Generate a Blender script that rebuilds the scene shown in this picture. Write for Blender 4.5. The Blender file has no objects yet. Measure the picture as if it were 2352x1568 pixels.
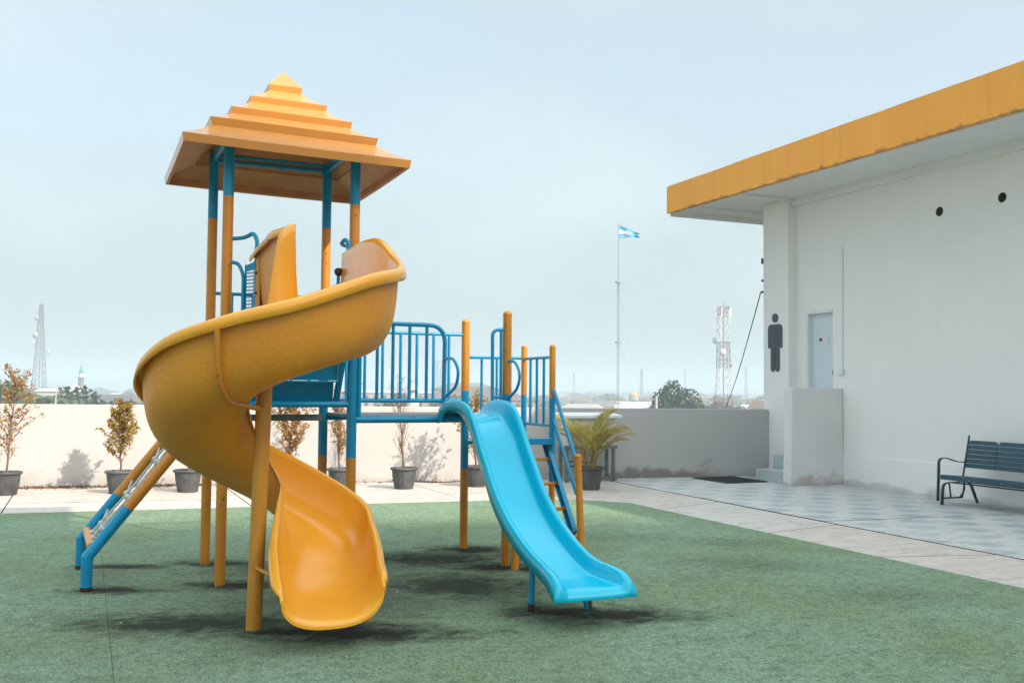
import bpy, bmesh, math, random
import numpy as np
from mathutils import Vector, Matrix
R = math.radians
S = bpy.context.scene
COL = S.collection
random.seed(7)

# ------------------------------------------------------------------ camera
YAW = math.atan(981 / 2250.0); TILT = math.atan(108 / 2250.0); ROLL = R(0.5)
fw = Vector((math.sin(YAW) * math.cos(TILT), math.cos(YAW) * math.cos(TILT), math.sin(TILT)))
rt = Vector((math.cos(YAW), -math.sin(YAW), 0)); up = rt.cross(fw)
rr = rt * math.cos(ROLL) + up * math.sin(ROLL); uu = up * math.cos(ROLL) - rt * math.sin(ROLL)
cam = bpy.data.cameras.new('camera'); cam.sensor_width = 36.0; cam.lens = 36.0 * 2250 / 2352
cam.clip_start = 0.05; cam.clip_end = 20000
camo = bpy.data.objects.new('camera', cam); COL.objects.link(camo)
m = Matrix((rr, uu, -fw)).transposed().to_4x4(); m.translation = (0, 0, 1.6); camo.matrix_world = m
S.camera = camo
S.render.resolution_x = 1024; S.render.resolution_y = 682

# ------------------------------------------------------------------ light
SUN_EL = R(33); SUN_AZ = math.atan2(0.48, -0.877)      # clockwise from +Y
W = bpy.data.worlds.new('World'); S.world = W; W.use_nodes = True
nt = W.node_tree; nt.nodes.clear()
wo = nt.nodes.new('ShaderNodeOutputWorld'); bg = nt.nodes.new('ShaderNodeBackground')
sky = nt.nodes.new('ShaderNodeTexSky'); sky.sky_type = 'NISHITA'; sky.sun_disc = False
sky.sun_elevation = SUN_EL; sky.sun_rotation = SUN_AZ; sky.altitude = 0
sky.air_density = 1.0; sky.dust_density = 5.0; sky.ozone_density = 1.0
bg.inputs['Strength'].default_value = 0.15
tc = nt.nodes.new('ShaderNodeTexCoord'); mp = nt.nodes.new('ShaderNodeMapping'); mp.inputs['Scale'].default_value = (1.0, 1.0, 2.2)
n1 = nt.nodes.new('ShaderNodeTexNoise'); n1.inputs['Scale'].default_value = 1.9; n1.inputs['Detail'].default_value = 5; n1.inputs['Roughness'].default_value = 0.5
cr = nt.nodes.new('ShaderNodeMapRange'); cr.inputs[1].default_value = 0.44; cr.inputs[2].default_value = 0.74; cr.inputs[3].default_value = 0.78; cr.inputs[4].default_value = 0.95
mx = nt.nodes.new('ShaderNodeMix'); mx.data_type = 'RGBA'
hz = nt.nodes.new('ShaderNodeMix'); hz.data_type = 'RGBA'; hz.blend_type = 'MULTIPLY'; hz.inputs[0].default_value = 1.0
L = nt.links.new
L(tc.outputs['Generated'], mp.inputs['Vector']); L(mp.outputs['Vector'], n1.inputs['Vector']); L(n1.outputs['Fac'], cr.inputs[0])
sz = nt.nodes.new('ShaderNodeSeparateXYZ'); L(tc.outputs['Generated'], sz.inputs[0])
el = nt.nodes.new('ShaderNodeMapRange'); el.interpolation_type = 'SMOOTHERSTEP'; el.inputs[1].default_value = 0.0; el.inputs[2].default_value = 0.85; el.inputs[3].default_value = 0.96; el.inputs[4].default_value = 0.0
L(sz.outputs[2], el.inputs[0])                        # haze thickens evenly towards the whole horizon
mxm = nt.nodes.new('ShaderNodeMath'); mxm.operation = 'MAXIMUM'; L(cr.outputs[0], mxm.inputs[0]); L(el.outputs[0], mxm.inputs[1])
L(mxm.outputs[0], mx.inputs[0]); L(sky.outputs['Color'], mx.inputs[6])
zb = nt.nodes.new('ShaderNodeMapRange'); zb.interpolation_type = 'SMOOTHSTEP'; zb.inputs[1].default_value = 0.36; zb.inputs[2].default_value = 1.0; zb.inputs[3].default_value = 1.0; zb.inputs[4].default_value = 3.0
L(sz.outputs[2], zb.inputs[0])                        # veil brightened overhead, above the view, added to lift the shade
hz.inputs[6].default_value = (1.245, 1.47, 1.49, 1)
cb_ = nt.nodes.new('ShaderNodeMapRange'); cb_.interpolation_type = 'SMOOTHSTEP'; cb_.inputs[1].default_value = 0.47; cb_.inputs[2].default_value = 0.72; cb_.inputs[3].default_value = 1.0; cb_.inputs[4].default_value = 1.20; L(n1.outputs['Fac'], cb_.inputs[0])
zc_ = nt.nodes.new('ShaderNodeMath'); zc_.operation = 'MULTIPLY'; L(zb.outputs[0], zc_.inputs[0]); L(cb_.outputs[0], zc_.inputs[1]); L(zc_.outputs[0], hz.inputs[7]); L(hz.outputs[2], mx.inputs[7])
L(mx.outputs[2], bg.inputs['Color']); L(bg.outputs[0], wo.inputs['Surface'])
sl = bpy.data.lights.new('sun', 'SUN'); sl.energy = 2.0; sl.angle = R(0.9); sl.color = (1.0, 0.87, 0.73)
so = bpy.data.objects.new('sun', sl); COL.objects.link(so)
sd = Vector((math.sin(SUN_AZ) * math.cos(SUN_EL), math.cos(SUN_AZ) * math.cos(SUN_EL), math.sin(SUN_EL)))
so.rotation_euler = sd.to_track_quat('Z', 'Y').to_euler(); so.location = sd * 60
S.view_settings.view_transform = 'Standard'; S.view_settings.look = 'None'
S.view_settings.exposure = 1.72; S.view_settings.gamma = 1.0
S.render.engine = 'CYCLES'
S.cycles.max_bounces = 6; S.cycles.diffuse_bounces = 4; S.cycles.glossy_bounces = 2; S.cycles.volume_bounces = 0
S.cycles.transparent_max_bounces = 8

# ------------------------------------------------------------------ helpers
MATS = {}
def mat(name, col, rough=0.6, col2=None, scale=6.0, detail=4.0, bump=0.0, bscale=40.0, spec=0.5, coat=0.0, metal=0.0,
        stretch=(1, 1, 1), lo=0.35, hi=0.7, rnd=0.0, coord='Object', chips=0.0):
    """principled paint with two-tone noise, fine bump and optional per-object value change"""
    if name in MATS: return MATS[name]
    m = bpy.data.materials.new(name); m.use_nodes = True; t = m.node_tree; b = t.nodes['Principled BSDF']
    b.inputs['Roughness'].default_value = rough; b.inputs['Specular IOR Level'].default_value = spec
    b.inputs['Coat Weight'].default_value = coat; b.inputs['Coat Roughness'].default_value = 0.12
    b.inputs['Metallic'].default_value = metal
    tcn = t.nodes.new('ShaderNodeTexCoord'); mpn = t.nodes.new('ShaderNodeMapping'); mpn.inputs['Scale'].default_value = stretch
    t.links.new(tcn.outputs[coord], mpn.inputs['Vector'])
    out = None
    if col2 is None: col2 = tuple(c * 0.86 for c in col)
    n = t.nodes.new('ShaderNodeTexNoise'); n.inputs['Scale'].default_value = scale; n.inputs['Detail'].default_value = detail; n.inputs['Roughness'].default_value = 0.6
    t.links.new(mpn.outputs['Vector'], n.inputs['Vector'])
    mr = t.nodes.new('ShaderNodeMapRange'); mr.inputs[1].default_value = lo; mr.inputs[2].default_value = hi
    t.links.new(n.outputs['Fac'], mr.inputs[0])
    mm = t.nodes.new('ShaderNodeMix'); mm.data_type = 'RGBA'
    mm.inputs[6].default_value = (*col, 1); mm.inputs[7].default_value = (*col2, 1)
    t.links.new(mr.outputs[0], mm.inputs[0]); out = mm.outputs[2]
    if chips:
        n3 = t.nodes.new('ShaderNodeTexNoise'); n3.inputs['Scale'].default_value = 22; n3.inputs['Detail'].default_value = 3; t.links.new(mpn.outputs['Vector'], n3.inputs['Vector'])
        n4 = t.nodes.new('ShaderNodeTexNoise'); n4.inputs['Scale'].default_value = 2.3; n4.inputs['Detail'].default_value = 4; t.links.new(mpn.outputs['Vector'], n4.inputs['Vector'])
        ad = t.nodes.new('ShaderNodeMath'); ad.operation = 'MULTIPLY_ADD'; ad.inputs[1].default_value = 0.55; t.links.new(n4.outputs['Fac'], ad.inputs[0]); t.links.new(n3.outputs['Fac'], ad.inputs[2])
        m3 = t.nodes.new('ShaderNodeMapRange'); m3.inputs[1].default_value = 1.005 - chips; m3.inputs[2].default_value = 1.045 - chips; m3.inputs[4].default_value = 0.75; t.links.new(ad.outputs[0], m3.inputs[0])
        mc = t.nodes.new('ShaderNodeMix'); mc.data_type = 'RGBA'; t.links.new(m3.outputs[0], mc.inputs[0]); t.links.new(out, mc.inputs[6]); mc.inputs[7].default_value = (col[0] * .25 + .01, col[1] * .2 + .012, col[2] * .2 + .01, 1); out = mc.outputs[2]
    if rnd:
        oi = t.nodes.new('ShaderNodeObjectInfo'); m2 = t.nodes.new('ShaderNodeMapRange'); m2.inputs[3].default_value = 1 - rnd; m2.inputs[4].default_value = 1 + rnd
        t.links.new(oi.outputs['Random'], m2.inputs[0])
        hs = t.nodes.new('ShaderNodeHueSaturation'); t.links.new(out, hs.inputs['Color']); t.links.new(m2.outputs[0], hs.inputs['Value']); out = hs.outputs[0]
    t.links.new(out, b.inputs['Base Color'])
    if bump:
        n2 = t.nodes.new('ShaderNodeTexNoise'); n2.inputs['Scale'].default_value = bscale; n2.inputs['Detail'].default_value = 5
        t.links.new(mpn.outputs['Vector'], n2.inputs['Vector'])
        bp = t.nodes.new('ShaderNodeBump'); bp.inputs['Strength'].default_value = bump; bp.inputs['Distance'].default_value = 0.01
        t.links.new(n2.outputs['Fac'], bp.inputs['Height']); t.links.new(bp.outputs[0], b.inputs['Normal'])
    MATS[name] = m
    return m

class MB:
    """collects verts/faces with a material index; build() links ONE mesh object"""
    def __init__(s): s.v = []; s.f = []; s.m = []; s.s = []
    def add(s, vs, fs, mi=0, smooth=True):
        o = len(s.v); s.v += [tuple(v) for v in vs]
        for f in fs: s.f.append(tuple(i + o for i in f)); s.m.append(mi); s.s.append(smooth)
    def box(s, x0, x1, y0, y1, z0, z1, mi=0):
        v = [(x0, y0, z0), (x1, y0, z0), (x1, y1, z0), (x0, y1, z0), (x0, y0, z1), (x1, y0, z1), (x1, y1, z1), (x0, y1, z1)]
        s.add(v, [(0, 3, 2, 1), (4, 5, 6, 7), (0, 1, 5, 4), (1, 2, 6, 5), (2, 3, 7, 6), (3, 0, 4, 7)], mi, False)
    def hexa(s, b, t, mi=0):
        """b, t: lower and upper loops of equal length"""
        n = len(b); fs = [tuple(range(n))[::-1], tuple(range(n, 2 * n))] + [(i, (i + 1) % n, n + (i + 1) % n, n + i) for i in range(n)]
        s.add(list(b) + list(t), fs, mi, False)
    def tube(s, pts, r, seg=12, mi=0, caps=True, radii=None, mis=None):
        P = [Vector(p) for p in pts]; n = len(P); rings = []
        t0 = (P[1] - P[0]).normalized(); ref = Vector((0, 0, 1)) if abs(t0.z) < 0.9 else Vector((1, 0, 0))
        u = t0.cross(ref).normalized()
        for i in range(n):
            if i == 0: t = P[1] - P[0]
            elif i == n - 1: t = P[-1] - P[-2]
            else: t = (P[i + 1] - P[i]).normalized() + (P[i] - P[i - 1]).normalized()
            t.normalize(); u = (u - t * u.dot(t)); u.normalize(); w = t.cross(u)
            rad = radii[i] if radii else r
            if 0 < i < n - 1:
                c = (P[i + 1] - P[i]).normalized().dot(t); rad_m = rad / max(c, 0.5)
            else: rad_m = rad
            rings.append([P[i] + (u * math.cos(a) + w * math.sin(a)) * rad for a in [2 * math.pi * k / seg for k in range(seg)]])
        vs = [v for rg in rings for v in rg]
        for i in range(n - 1):
            mm = mis[i] if mis else mi
            s.add([], [], mm)
        o = len(s.v); s.v += [tuple(v) for v in vs]
        for i in range(n - 1):
            for k in range(seg):
                s.f.append((o + i * seg + k, o + i * seg + (k + 1) % seg, o + (i + 1) * seg + (k + 1) % seg, o + (i + 1) * seg + k))
                s.m.append(mis[i] if mis else mi); s.s.append(True)
        if caps:
            s.add(rings[0], [tuple(range(seg))[::-1]], mis[0] if mis else mi, False)
            s.add(rings[-1], [tuple(range(seg))], mis[-1] if mis else mi, False)
    def mitre(s, pts, r, seg=24, mis=None):
        P = [Vector(p) for p in pts]; n = len(P)
        D = [(P[i + 1] - P[i]).normalized() for i in range(n - 1)]; u = D[0].orthogonal().normalized()
        for i in range(n - 1):
            d = D[i]; u = (u - d * u.dot(d)).normalized(); w = d.cross(u); rings = []
            for j in (i, i + 1):
                nn = d if j in (0, n - 1) else (D[j - 1] + D[j]).normalized()
                rings.append([P[j] + q + d * (-(q.dot(nn)) / d.dot(nn)) for q in [(u * math.cos(2 * math.pi * k / seg) + w * math.sin(2 * math.pi * k / seg)) * r for k in range(seg)]])
            s.add(rings[0] + rings[1], [(k, (k + 1) % seg, seg + (k + 1) % seg, seg + k) for k in range(seg)], mis[i] if mis else 0, True)
    def lathe(s, prof, seg=24, c=(0, 0, 0), mi=0, smooth=True, rfun=None):
        vs = []; n = len(prof)
        for (r, z) in prof:
            for k in range(seg):
                a = 2 * math.pi * k / seg; q = r * (rfun(a, z) if rfun else 1)
                vs.append((c[0] + q * math.cos(a), c[1] + q * math.sin(a), c[2] + z))
        fs = [(i * seg + k, i * seg + (k + 1) % seg, (i + 1) * seg + (k + 1) % seg, (i + 1) * seg + k) for i in range(n - 1) for k in range(seg)]
        s.add(vs, fs, mi, smooth)
    def mesh(s, name, mats):
        me = bpy.data.meshes.new(name); me.from_pydata(s.v, [], s.f); me.update()
        for q in (mats if isinstance(mats, (list, tuple)) else [mats]): me.materials.append(q)
        me.polygons.foreach_set('material_index', s.m); me.polygons.foreach_set('use_smooth', s.s)
        return me
    def build(s, name, mats, parent=None, bevel=0.0, label=None):
        o = bpy.data.objects.new(name, s.mesh(name, mats)); COL.objects.link(o)
        if parent is not None: attach(o, parent)
        if bevel:
            b = o.modifiers.new('bevel', 'BEVEL'); b.width = bevel; b.segments = 2; b.limit_method = 'ANGLE'; b.angle_limit = R(40)
        if label: o['label'] = label
        return o

def wloc(o):
    v = Vector(o.location)
    return v + wloc(o.parent) if (o.parent and False) else v
def attach(o, p):
    """parent o keeping its world place (parents here are never rotated before their parts are attached)"""
    o.parent = p; q = p; off = Vector((0, 0, 0))
    o.matrix_parent_inverse = Matrix.Translation(-base(p))
BASE = {}
def base(p): return Vector(BASE.get(p.name, (0, 0, 0)))
def thing(name, label, cat, loc=(0, 0, 0), group=None):
    o = bpy.data.objects.new(name, None); COL.objects.link(o); o.location = loc; o.empty_display_size = 0.2
    BASE[o.name] = tuple(loc); tag(o, label, cat, group); return o
def tag(o, label, cat, group=None):
    o['label'] = label; o['category'] = cat
    if group: o['group'] = group
    return o
def kind(o, k): o['kind'] = k; return o
def copy_tree(o, parent=None):
    c = o.copy(); COL.objects.link(c); c.parent = parent
    for ch in o.children: copy_tree(ch, c)
    return c
def fillet(pts, r, n=6):
    """polyline with rounded corners"""
    P = [Vector(p) for p in pts]; out = [P[0]]
    for i in range(1, len(P) - 1):
        a, b, c = P[i - 1], P[i], P[i + 1]
        d1 = (a - b); d2 = (c - b); q = min(r, d1.length * 0.49, d2.length * 0.49)
        p1 = b + d1.normalized() * q; p2 = b + d2.normalized() * q
        for k in range(n + 1):
            t = k / n; out.append(p1 * (1 - t) ** 2 + b * 2 * t * (1 - t) + p2 * t * t)
    out.append(P[-1]); return out
def catmull(keys, n):
    """keys: list of equal-length tuples; returns n samples per span"""
    K = np.array(keys, float); out = []
    for i in range(len(K) - 1):
        p0 = K[max(i - 1, 0)]; p1 = K[i]; p2 = K[i + 1]; p3 = K[min(i + 2, len(K) - 1)]
        for k in range(n):
            t = k / n
            out.append(0.5 * ((2 * p1) + (-p0 + p2) * t + (2 * p0 - 5 * p1 + 4 * p2 - p3) * t * t + (-p0 + 3 * p1 - 3 * p2 + p3) * t ** 3))
    out.append(K[-1]); return out
def polar(az, d, z=0.0):
    a = R(az); return Vector((math.sin(a) * d, math.cos(a) * d, z))

# ------------------------------------------------------------------ materials
YEL = (0.60, 0.235, 0.015); BLU = (0.0, 0.155, 0.31)
m_yel = mat('yellow_paint', YEL, 0.38, (0.52, 0.19, 0.012), 5, bump=0.05, bscale=60, coat=0.1, rnd=0.06, chips=0.03)
m_blu = mat('blue_paint', (0.0, 0.27, 0.50), 0.3, (0.0, 0.235, 0.45), 5, bump=0.05, bscale=60, coat=0.08, spec=0.35, rnd=0.06, chips=0.02)
m_yin = mat('yellow_gelcoat', (0.84, 0.375, 0.022), 0.26, (0.78, 0.335, 0.018), 2.5, coat=0.2, bump=0.02, bscale=12)
m_yout = mat('yellow_fibreglass', (0.70, 0.28, 0.018), 0.5, (0.56, 0.205, 0.015), 1.6, detail=10, bump=0.7, bscale=30, lo=0.38, hi=0.78)
m_yroof = mat('yellow_roof_paint', (0.54, 0.225, 0.032), 0.38, (0.50, 0.21, 0.04), 3, bump=0.05, bscale=20, coat=0.5)
m_under = mat('bare_fibreglass', (0.60, 0.25, 0.095), 0.6, (0.50, 0.17, 0.05), 6, detail=8, bump=0.5, bscale=40)
m_cyan = mat('cyan_gelcoat', (0.0, 0.47, 0.69), 0.18, (0.0, 0.43, 0.65), 2.5, coat=0.12, spec=0.4, bump=0.02, bscale=9)
m_dark = mat('dark_metal', (0.03, 0.03, 0.035), 0.5)
m_rust = mat('rust', (0.07, 0.025, 0.012), 0.85, (0.02, 0.012, 0.01), 30, bump=0.6)
m_col = mat('column_paint', (0.58, 0.245, 0.017), 0.45, (0.44, 0.175, 0.02), 3, detail=9, bump=0.5, bscale=45)
m_rope = mat('rope_fibre', (0.66, 0.68, 0.69), 0.9, (0.50, 0.53, 0.54), 60, bump=0.9, bscale=150)
m_slab = mat('deck_grating', (0.26, 0.27, 0.28), 0.7, (0.16, 0.16, 0.16), 12, bump=0.4)

def wallmat(name, c1, c2, dirt, h=0.35, amount=1.0, seed=0.0, x0=None, x1=None):
    """plaster: broad mottling, hairline streaks and splash dirt with a ragged top edge near the floor"""
    m = bpy.data.materials.new(name); m.use_nodes = True; t = m.node_tree; b = t.nodes['Principled BSDF']
    b.inputs['Roughness'].default_value = 0.9; b.inputs['Specular IOR Level'].default_value = 0.2
    g = t.nodes.new('ShaderNodeNewGeometry'); sx = t.nodes.new('ShaderNodeSeparateXYZ'); t.links.new(g.outputs['Position'], sx.inputs[0])
    def noise(sc, det, vec=(1, 1, 1), off=0.0):
        mp = t.nodes.new('ShaderNodeMapping'); mp.inputs['Scale'].default_value = vec; mp.inputs['Location'].default_value = (seed + off, seed, 0)
        t.links.new(g.outputs['Position'], mp.inputs['Vector'])
        n = t.nodes.new('ShaderNodeTexNoise'); n.inputs['Scale'].default_value = sc; n.inputs['Detail'].default_value = det; n.inputs['Roughness'].default_value = 0.62
        t.links.new(mp.outputs[0], n.inputs['Vector']); return n.outputs['Fac']
    def rng(x, a, bb, c, d):
        r = t.nodes.new('ShaderNodeMapRange'); r.inputs[1].default_value = a; r.inputs[2].default_value = bb; r.inputs[3].default_value = c; r.inputs[4].default_value = d
        t.links.new(x, r.inputs[0]); return r.outputs[0]
    def math_(op, a, bb):
        q = t.nodes.new('ShaderNodeMath'); q.operation = op
        for i, v in enumerate((a, bb)):
            if isinstance(v, (int, float)): q.inputs[i].default_value = v
            else: t.links.new(v, q.inputs[i])
        return q.outputs[0]
    def mix(f, a, bb):
        q = t.nodes.new('ShaderNodeMix'); q.data_type = 'RGBA'
        for i, v in ((0, f), (6, a), (7, bb)):
            if isinstance(v, tuple): q.inputs[i].default_value = (*v, 1)
            elif isinstance(v, float): q.inputs[i].default_value = v
            else: t.links.new(v, q.inputs[i])
        return q.outputs[2]
    base_c = mix(rng(noise(0.8, 5), 0.35, 0.68, 0, 1), c1, c2)
    streak = math_('MULTIPLY', rng(noise(5, 4, (1, 1, 0.06)), 0.55, 0.8, 0, 1), 0.05)
    base_c = mix(streak, base_c, dirt)
    # ragged dirt near the base
    low = rng(sx.outputs['Z'], 0.0, h, 1.0, 0.0)
    n = noise(2.2, 8, (1, 1, 1.4), 3.1)
    mask = rng(math_('ADD', low, math_('MULTIPLY', math_('SUBTRACT', n, 0.5), 1.9)), 0.62, 0.92, 0, amount)
    if x0 is not None:
        px = rng(sx.outputs['X'], x0, x0 + 0.5, 0, 1); px2 = rng(sx.outputs['X'], x1 - 0.6, x1, 1, 0)
        extra = math_('MULTIPLY', math_('MULTIPLY', px, px2), 1.0)
        mask = math_('MULTIPLY', mask, rng(extra, 0, 1, 0.25, 1.0))
    base_c = mix(mask, base_c, dirt)
    spots = rng(noise(16, 3, (1, 1, 1), 8.0), 0.70, 0.76, 0, 1)
    spots = math_('MULTIPLY', spots, rng(sx.outputs['Z'], 0.02, h * 0.9, 0.9, 0.0))
    base_c = mix(spots, base_c, (0.04, 0.038, 0.03))
    t.links.new(base_c, b.inputs['Base Color'])
    bp = t.nodes.new('ShaderNodeBump'); bp.inputs['Strength'].default_value = 0.25; bp.inputs['Distance'].default_value = 0.01
    t.links.new(noise(9, 8), bp.inputs['Height']); t.links.new(bp.outputs[0], b.inputs['Normal'])
    return m
m_wall = wallmat('plaster_cream', (0.72, 0.68, 0.63), (0.66, 0.62, 0.58), (0.36, 0.27, 0.19), 0.22, 0.8, 0)
m_wall2 = wallmat('plaster_pale', (0.84, 0.815, 0.785), (0.81, 0.785, 0.76), (0.36, 0.32, 0.28), 0.22, 0.45, 5)
m_stub = wallmat('plaster_grey', (0.70, 0.685, 0.67), (0.64, 0.625, 0.61), (0.40, 0.34, 0.30), 0.42, 0.75, 9)
m_soff = mat('soffit_paint', (0.78, 0.78, 0.77), 0.9, (0.73, 0.73, 0.72), 1.2, bump=0.1)
m_wht = mat('white_paint', (0.74, 0.74, 0.73), 0.6, (0.68, 0.68, 0.67), 3)
m_door = mat('door_paint', (0.62, 0.70, 0.73), 0.45, (0.58, 0.66, 0.70), 2)
m_grey = mat('sign_grey', (0.06, 0.08, 0.095), 0.55)
m_black = mat('hole_shade_black', (0.012, 0.012, 0.012), 0.9)
m_bench = mat('bench_teal', (0.018, 0.062, 0.085), 0.5, (0.026, 0.085, 0.115), 9, bump=0.15, bscale=200)
m_benchm = mat('bench_frame_paint', (0.022, 0.055, 0.07), 0.4, (0.012, 0.02, 0.024), 8)
m_pot = mat('pot_plastic', (0.045, 0.05, 0.055), 0.6, (0.085, 0.085, 0.085), 7, bump=0.1, rnd=0.3)
m_soil = mat('soil', (0.05, 0.032, 0.02), 0.95, (0.03, 0.02, 0.012), 20, bump=1)
m_stem = mat('bark_stem', (0.20, 0.12, 0.075), 0.85, (0.12, 0.075, 0.05), 25, bump=0.5)
def leafmat(name, a, b_, tr=0.35):
    m = bpy.data.materials.new(name); m.use_nodes = True; t = m.node_tree; t.nodes.clear()
    o = t.nodes.new('ShaderNodeOutputMaterial'); d = t.nodes.new('ShaderNodeBsdfPrincipled'); d.inputs['Roughness'].default_value = 0.55
    tl = t.nodes.new('ShaderNodeBsdfTranslucent'); ms = t.nodes.new('ShaderNodeMixShader'); ms.inputs[0].default_value = tr
    g = t.nodes.new('ShaderNodeNewGeometry'); mm = t.nodes.new('ShaderNodeMix'); mm.data_type = 'RGBA'
    mm.inputs[6].default_value = (*a, 1); mm.inputs[7].default_value = (*b_, 1)
    t.links.new(g.outputs['Random Per Island'], mm.inputs[0])
    t.links.new(mm.outputs[2], d.inputs['Base Color']); t.links.new(mm.outputs[2], tl.inputs['Color'])
    t.links.new(d.outputs[0], ms.inputs[1]); t.links.new(tl.outputs[0], ms.inputs[2]); t.links.new(ms.outputs[0], o.inputs['Surface'])
    return m
m_leaf = leafmat('dry_leaf', (0.19, 0.18, 0.03), (0.50, 0.26, 0.05))
m_leafr = leafmat('rusty_leaf', (0.22, 0.17, 0.035), (0.52, 0.22, 0.06))
m_palm = leafmat('palm_leaf', (0.26, 0.24, 0.04), (0.55, 0.43, 0.12), 0.35)
m_tree = leafmat('tree_leaf', (0.03, 0.065, 0.022), (0.075, 0.115, 0.04), 0.15)
m_tree2 = leafmat('tree_leaf_pale', (0.05, 0.08, 0.03), (0.10, 0.13, 0.05), 0.15)

# ------------------------------------------------------------------ ground far below, roof deck, paving
GZ = -15.0
b = MB(); n = 48; rad = 6500
b.add([(rad * math.cos(2 * math.pi * i / n), rad * math.sin(2 * math.pi * i / n), GZ) for i in range(n)], [tuple(range(n))], 0, False)
kind(b.build('ground', mat('far_ground', (0.16, 0.155, 0.12), 0.95, (0.07, 0.09, 0.05), 0.012, 6, lo=0.4, hi=0.6)), 'structure')
# wall line (back parapet) as a function of X
def wy(x): return 16.85 - 0.142 * (x + 0.0)
b = MB(); b.hexa([(-30, -30, GZ), (40, -30, GZ), (40, wy(40) - 4, GZ), (12.6, 17.2, GZ), (-30, wy(-30) + 0.3, GZ)],
                 [(-30, -30, -0.06), (40, -30, -0.06), (40, wy(40) - 4, -0.06), (12.6, 17.2, -0.06), (-30, wy(-30) + 0.3, -0.06)])
kind(b.build('roof_deck', mat('joint_dark', (0.05, 0.045, 0.04), 0.95)), 'structure')

def concrete(name, tile):
    m = bpy.data.materials.new(name); m.use_nodes = True; t = m.node_tree; p = t.nodes['Principled BSDF']
    p.inputs['Roughness'].default_value = 0.75; p.inputs['Specular IOR Level'].default_value = 0.3
    g = t.nodes.new('ShaderNodeNewGeometry')
    def noise(sc, det, vec=(1, 1, 1), rot=0.0, dist=0.0):
        mp = t.nodes.new('ShaderNodeMapping'); mp.inputs['Scale'].default_value = vec; mp.inputs['Rotation'].default_value = (0, 0, rot)
        t.links.new(g.outputs['Position'], mp.inputs['Vector'])
        n = t.nodes.new('ShaderNodeTexNoise'); n.inputs['Scale'].default_value = sc; n.inputs['Detail'].default_value = det; n.inputs['Distortion'].default_value = dist
        n.inputs['Roughness'].default_value = 0.65; t.links.new(mp.outputs[0], n.inputs['Vector']); return n
    def rng(x, a, bb, c=0.0, d=1.0):
        r = t.nodes.new('ShaderNodeMapRange'); r.inputs[1].default_value = a; r.inputs[2].default_value = bb; r.inputs[3].default_value = c; r.inputs[4].default_value = d
        t.links.new(x, r.inputs[0]); return r.outputs[0]
    def mix(f, a, bb, mode='MIX'):
        q = t.nodes.new('ShaderNodeMix'); q.data_type = 'RGBA'; q.blend_type = mode
        for i, v in ((0, f), (6, a), (7, bb)):
            if isinstance(v, tuple): q.inputs[i].default_value = (*v, 1)
            elif isinstance(v, (int, float)): q.inputs[i].default_value = v
            else: t.links.new(v, q.inputs[i])
        return q.outputs[2]
    oi = t.nodes.new('ShaderNodeObjectInfo')
    c = mix(rng(oi.outputs['Random'], 0.2, 0.8), (0.50, 0.425, 0.385), (0.49, 0.475, 0.45))
    if tile: c = mix(0.75, c, (0.47, 0.49, 0.49))
    c = mix(rng(noise(1.1, 6).outputs['Fac'], 0.38, 0.66), c, (0.52, 0.46, 0.41) if not tile else (0.53, 0.53, 0.52))
    c = mix(rng(noise(2.6, 8, (1, 3.2, 1), 0.12, 1.0).outputs['Fac'], 0.47, 0.70, 0, 0.8), c, (0.30, 0.26, 0.235))
    c = mix(rng(noise(7, 8, (1, 2.2, 1), 0.3, 0.6).outputs['Fac'], 0.52, 0.68, 0, 0.5), c, (0.62, 0.58, 0.54))
    if tile:
        # faded blue-grey stencilled checker
        mp = t.nodes.new('ShaderNodeMapping'); mp.inputs['Rotation'].default_value = (0, 0, R(-4)); t.links.new(g.outputs['Position'], mp.inputs['Vector'])
        nn = noise(3.0, 3); va = t.nodes.new('ShaderNodeVectorMath'); va.operation = 'MULTIPLY_ADD'
        va.inputs[1].default_value = (0.14, 0.14, 0); t.links.new(nn.outputs['Color'], va.inputs[0]); t.links.new(mp.outputs[0], va.inputs[2])
        s = t.nodes.new('ShaderNodeSeparateXYZ'); t.links.new(va.outputs[0], s.inputs[0])
        def sn(o):
            a = t.nodes.new('ShaderNodeMath'); a.operation = 'MULTIPLY'; a.inputs[1].default_value = math.pi / 0.40; t.links.new(o, a.inputs[0])
            q = t.nodes.new('ShaderNodeMath'); q.operation = 'SINE'; t.links.new(a.outputs[0], q.inputs[0]); return q.outputs[0]
        pr = t.nodes.new('ShaderNodeMath'); pr.operation = 'MULTIPLY'; t.links.new(sn(s.outputs[0]), pr.inputs[0]); t.links.new(sn(s.outputs[1]), pr.inputs[1])
        fade = rng(noise(0.55, 3).outputs['Fac'], 0.36, 0.58, 0.12, 0.62)
        f = t.nodes.new('ShaderNodeMath'); f.operation = 'MULTIPLY'; t.links.new(rng(pr.outputs[0], 0.02, 0.42), f.inputs[0]); t.links.new(fade, f.inputs[1])
        c = mix(f.outputs[0], c, (0.235, 0.285, 0.31))
    c = mix(rng(noise(28, 4).outputs['Fac'], 0.55, 0.8, 0, 0.35), c, (0.30, 0.26, 0.23))
    # fine cracks
    vo = t.nodes.new('ShaderNodeTexVoronoi'); vo.feature = 'DISTANCE_TO_EDGE'; vo.inputs['Scale'].default_value = 0.75
    nn = noise(1.5, 5); va = t.nodes.new('ShaderNodeVectorMath'); va.operation = 'MULTIPLY_ADD'; va.inputs[1].default_value = (0.5, 0.5, 0)
    t.links.new(nn.outputs['Color'], va.inputs[0]); t.links.new(g.outputs['Position'], va.inputs[2]); t.links.new(va.outputs[0], vo.inputs['Vector'])
    c = mix(rng(vo.outputs['Distance'], 0.0, 0.006, 0.5, 0.0), c, (0.22, 0.18, 0.16))
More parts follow.
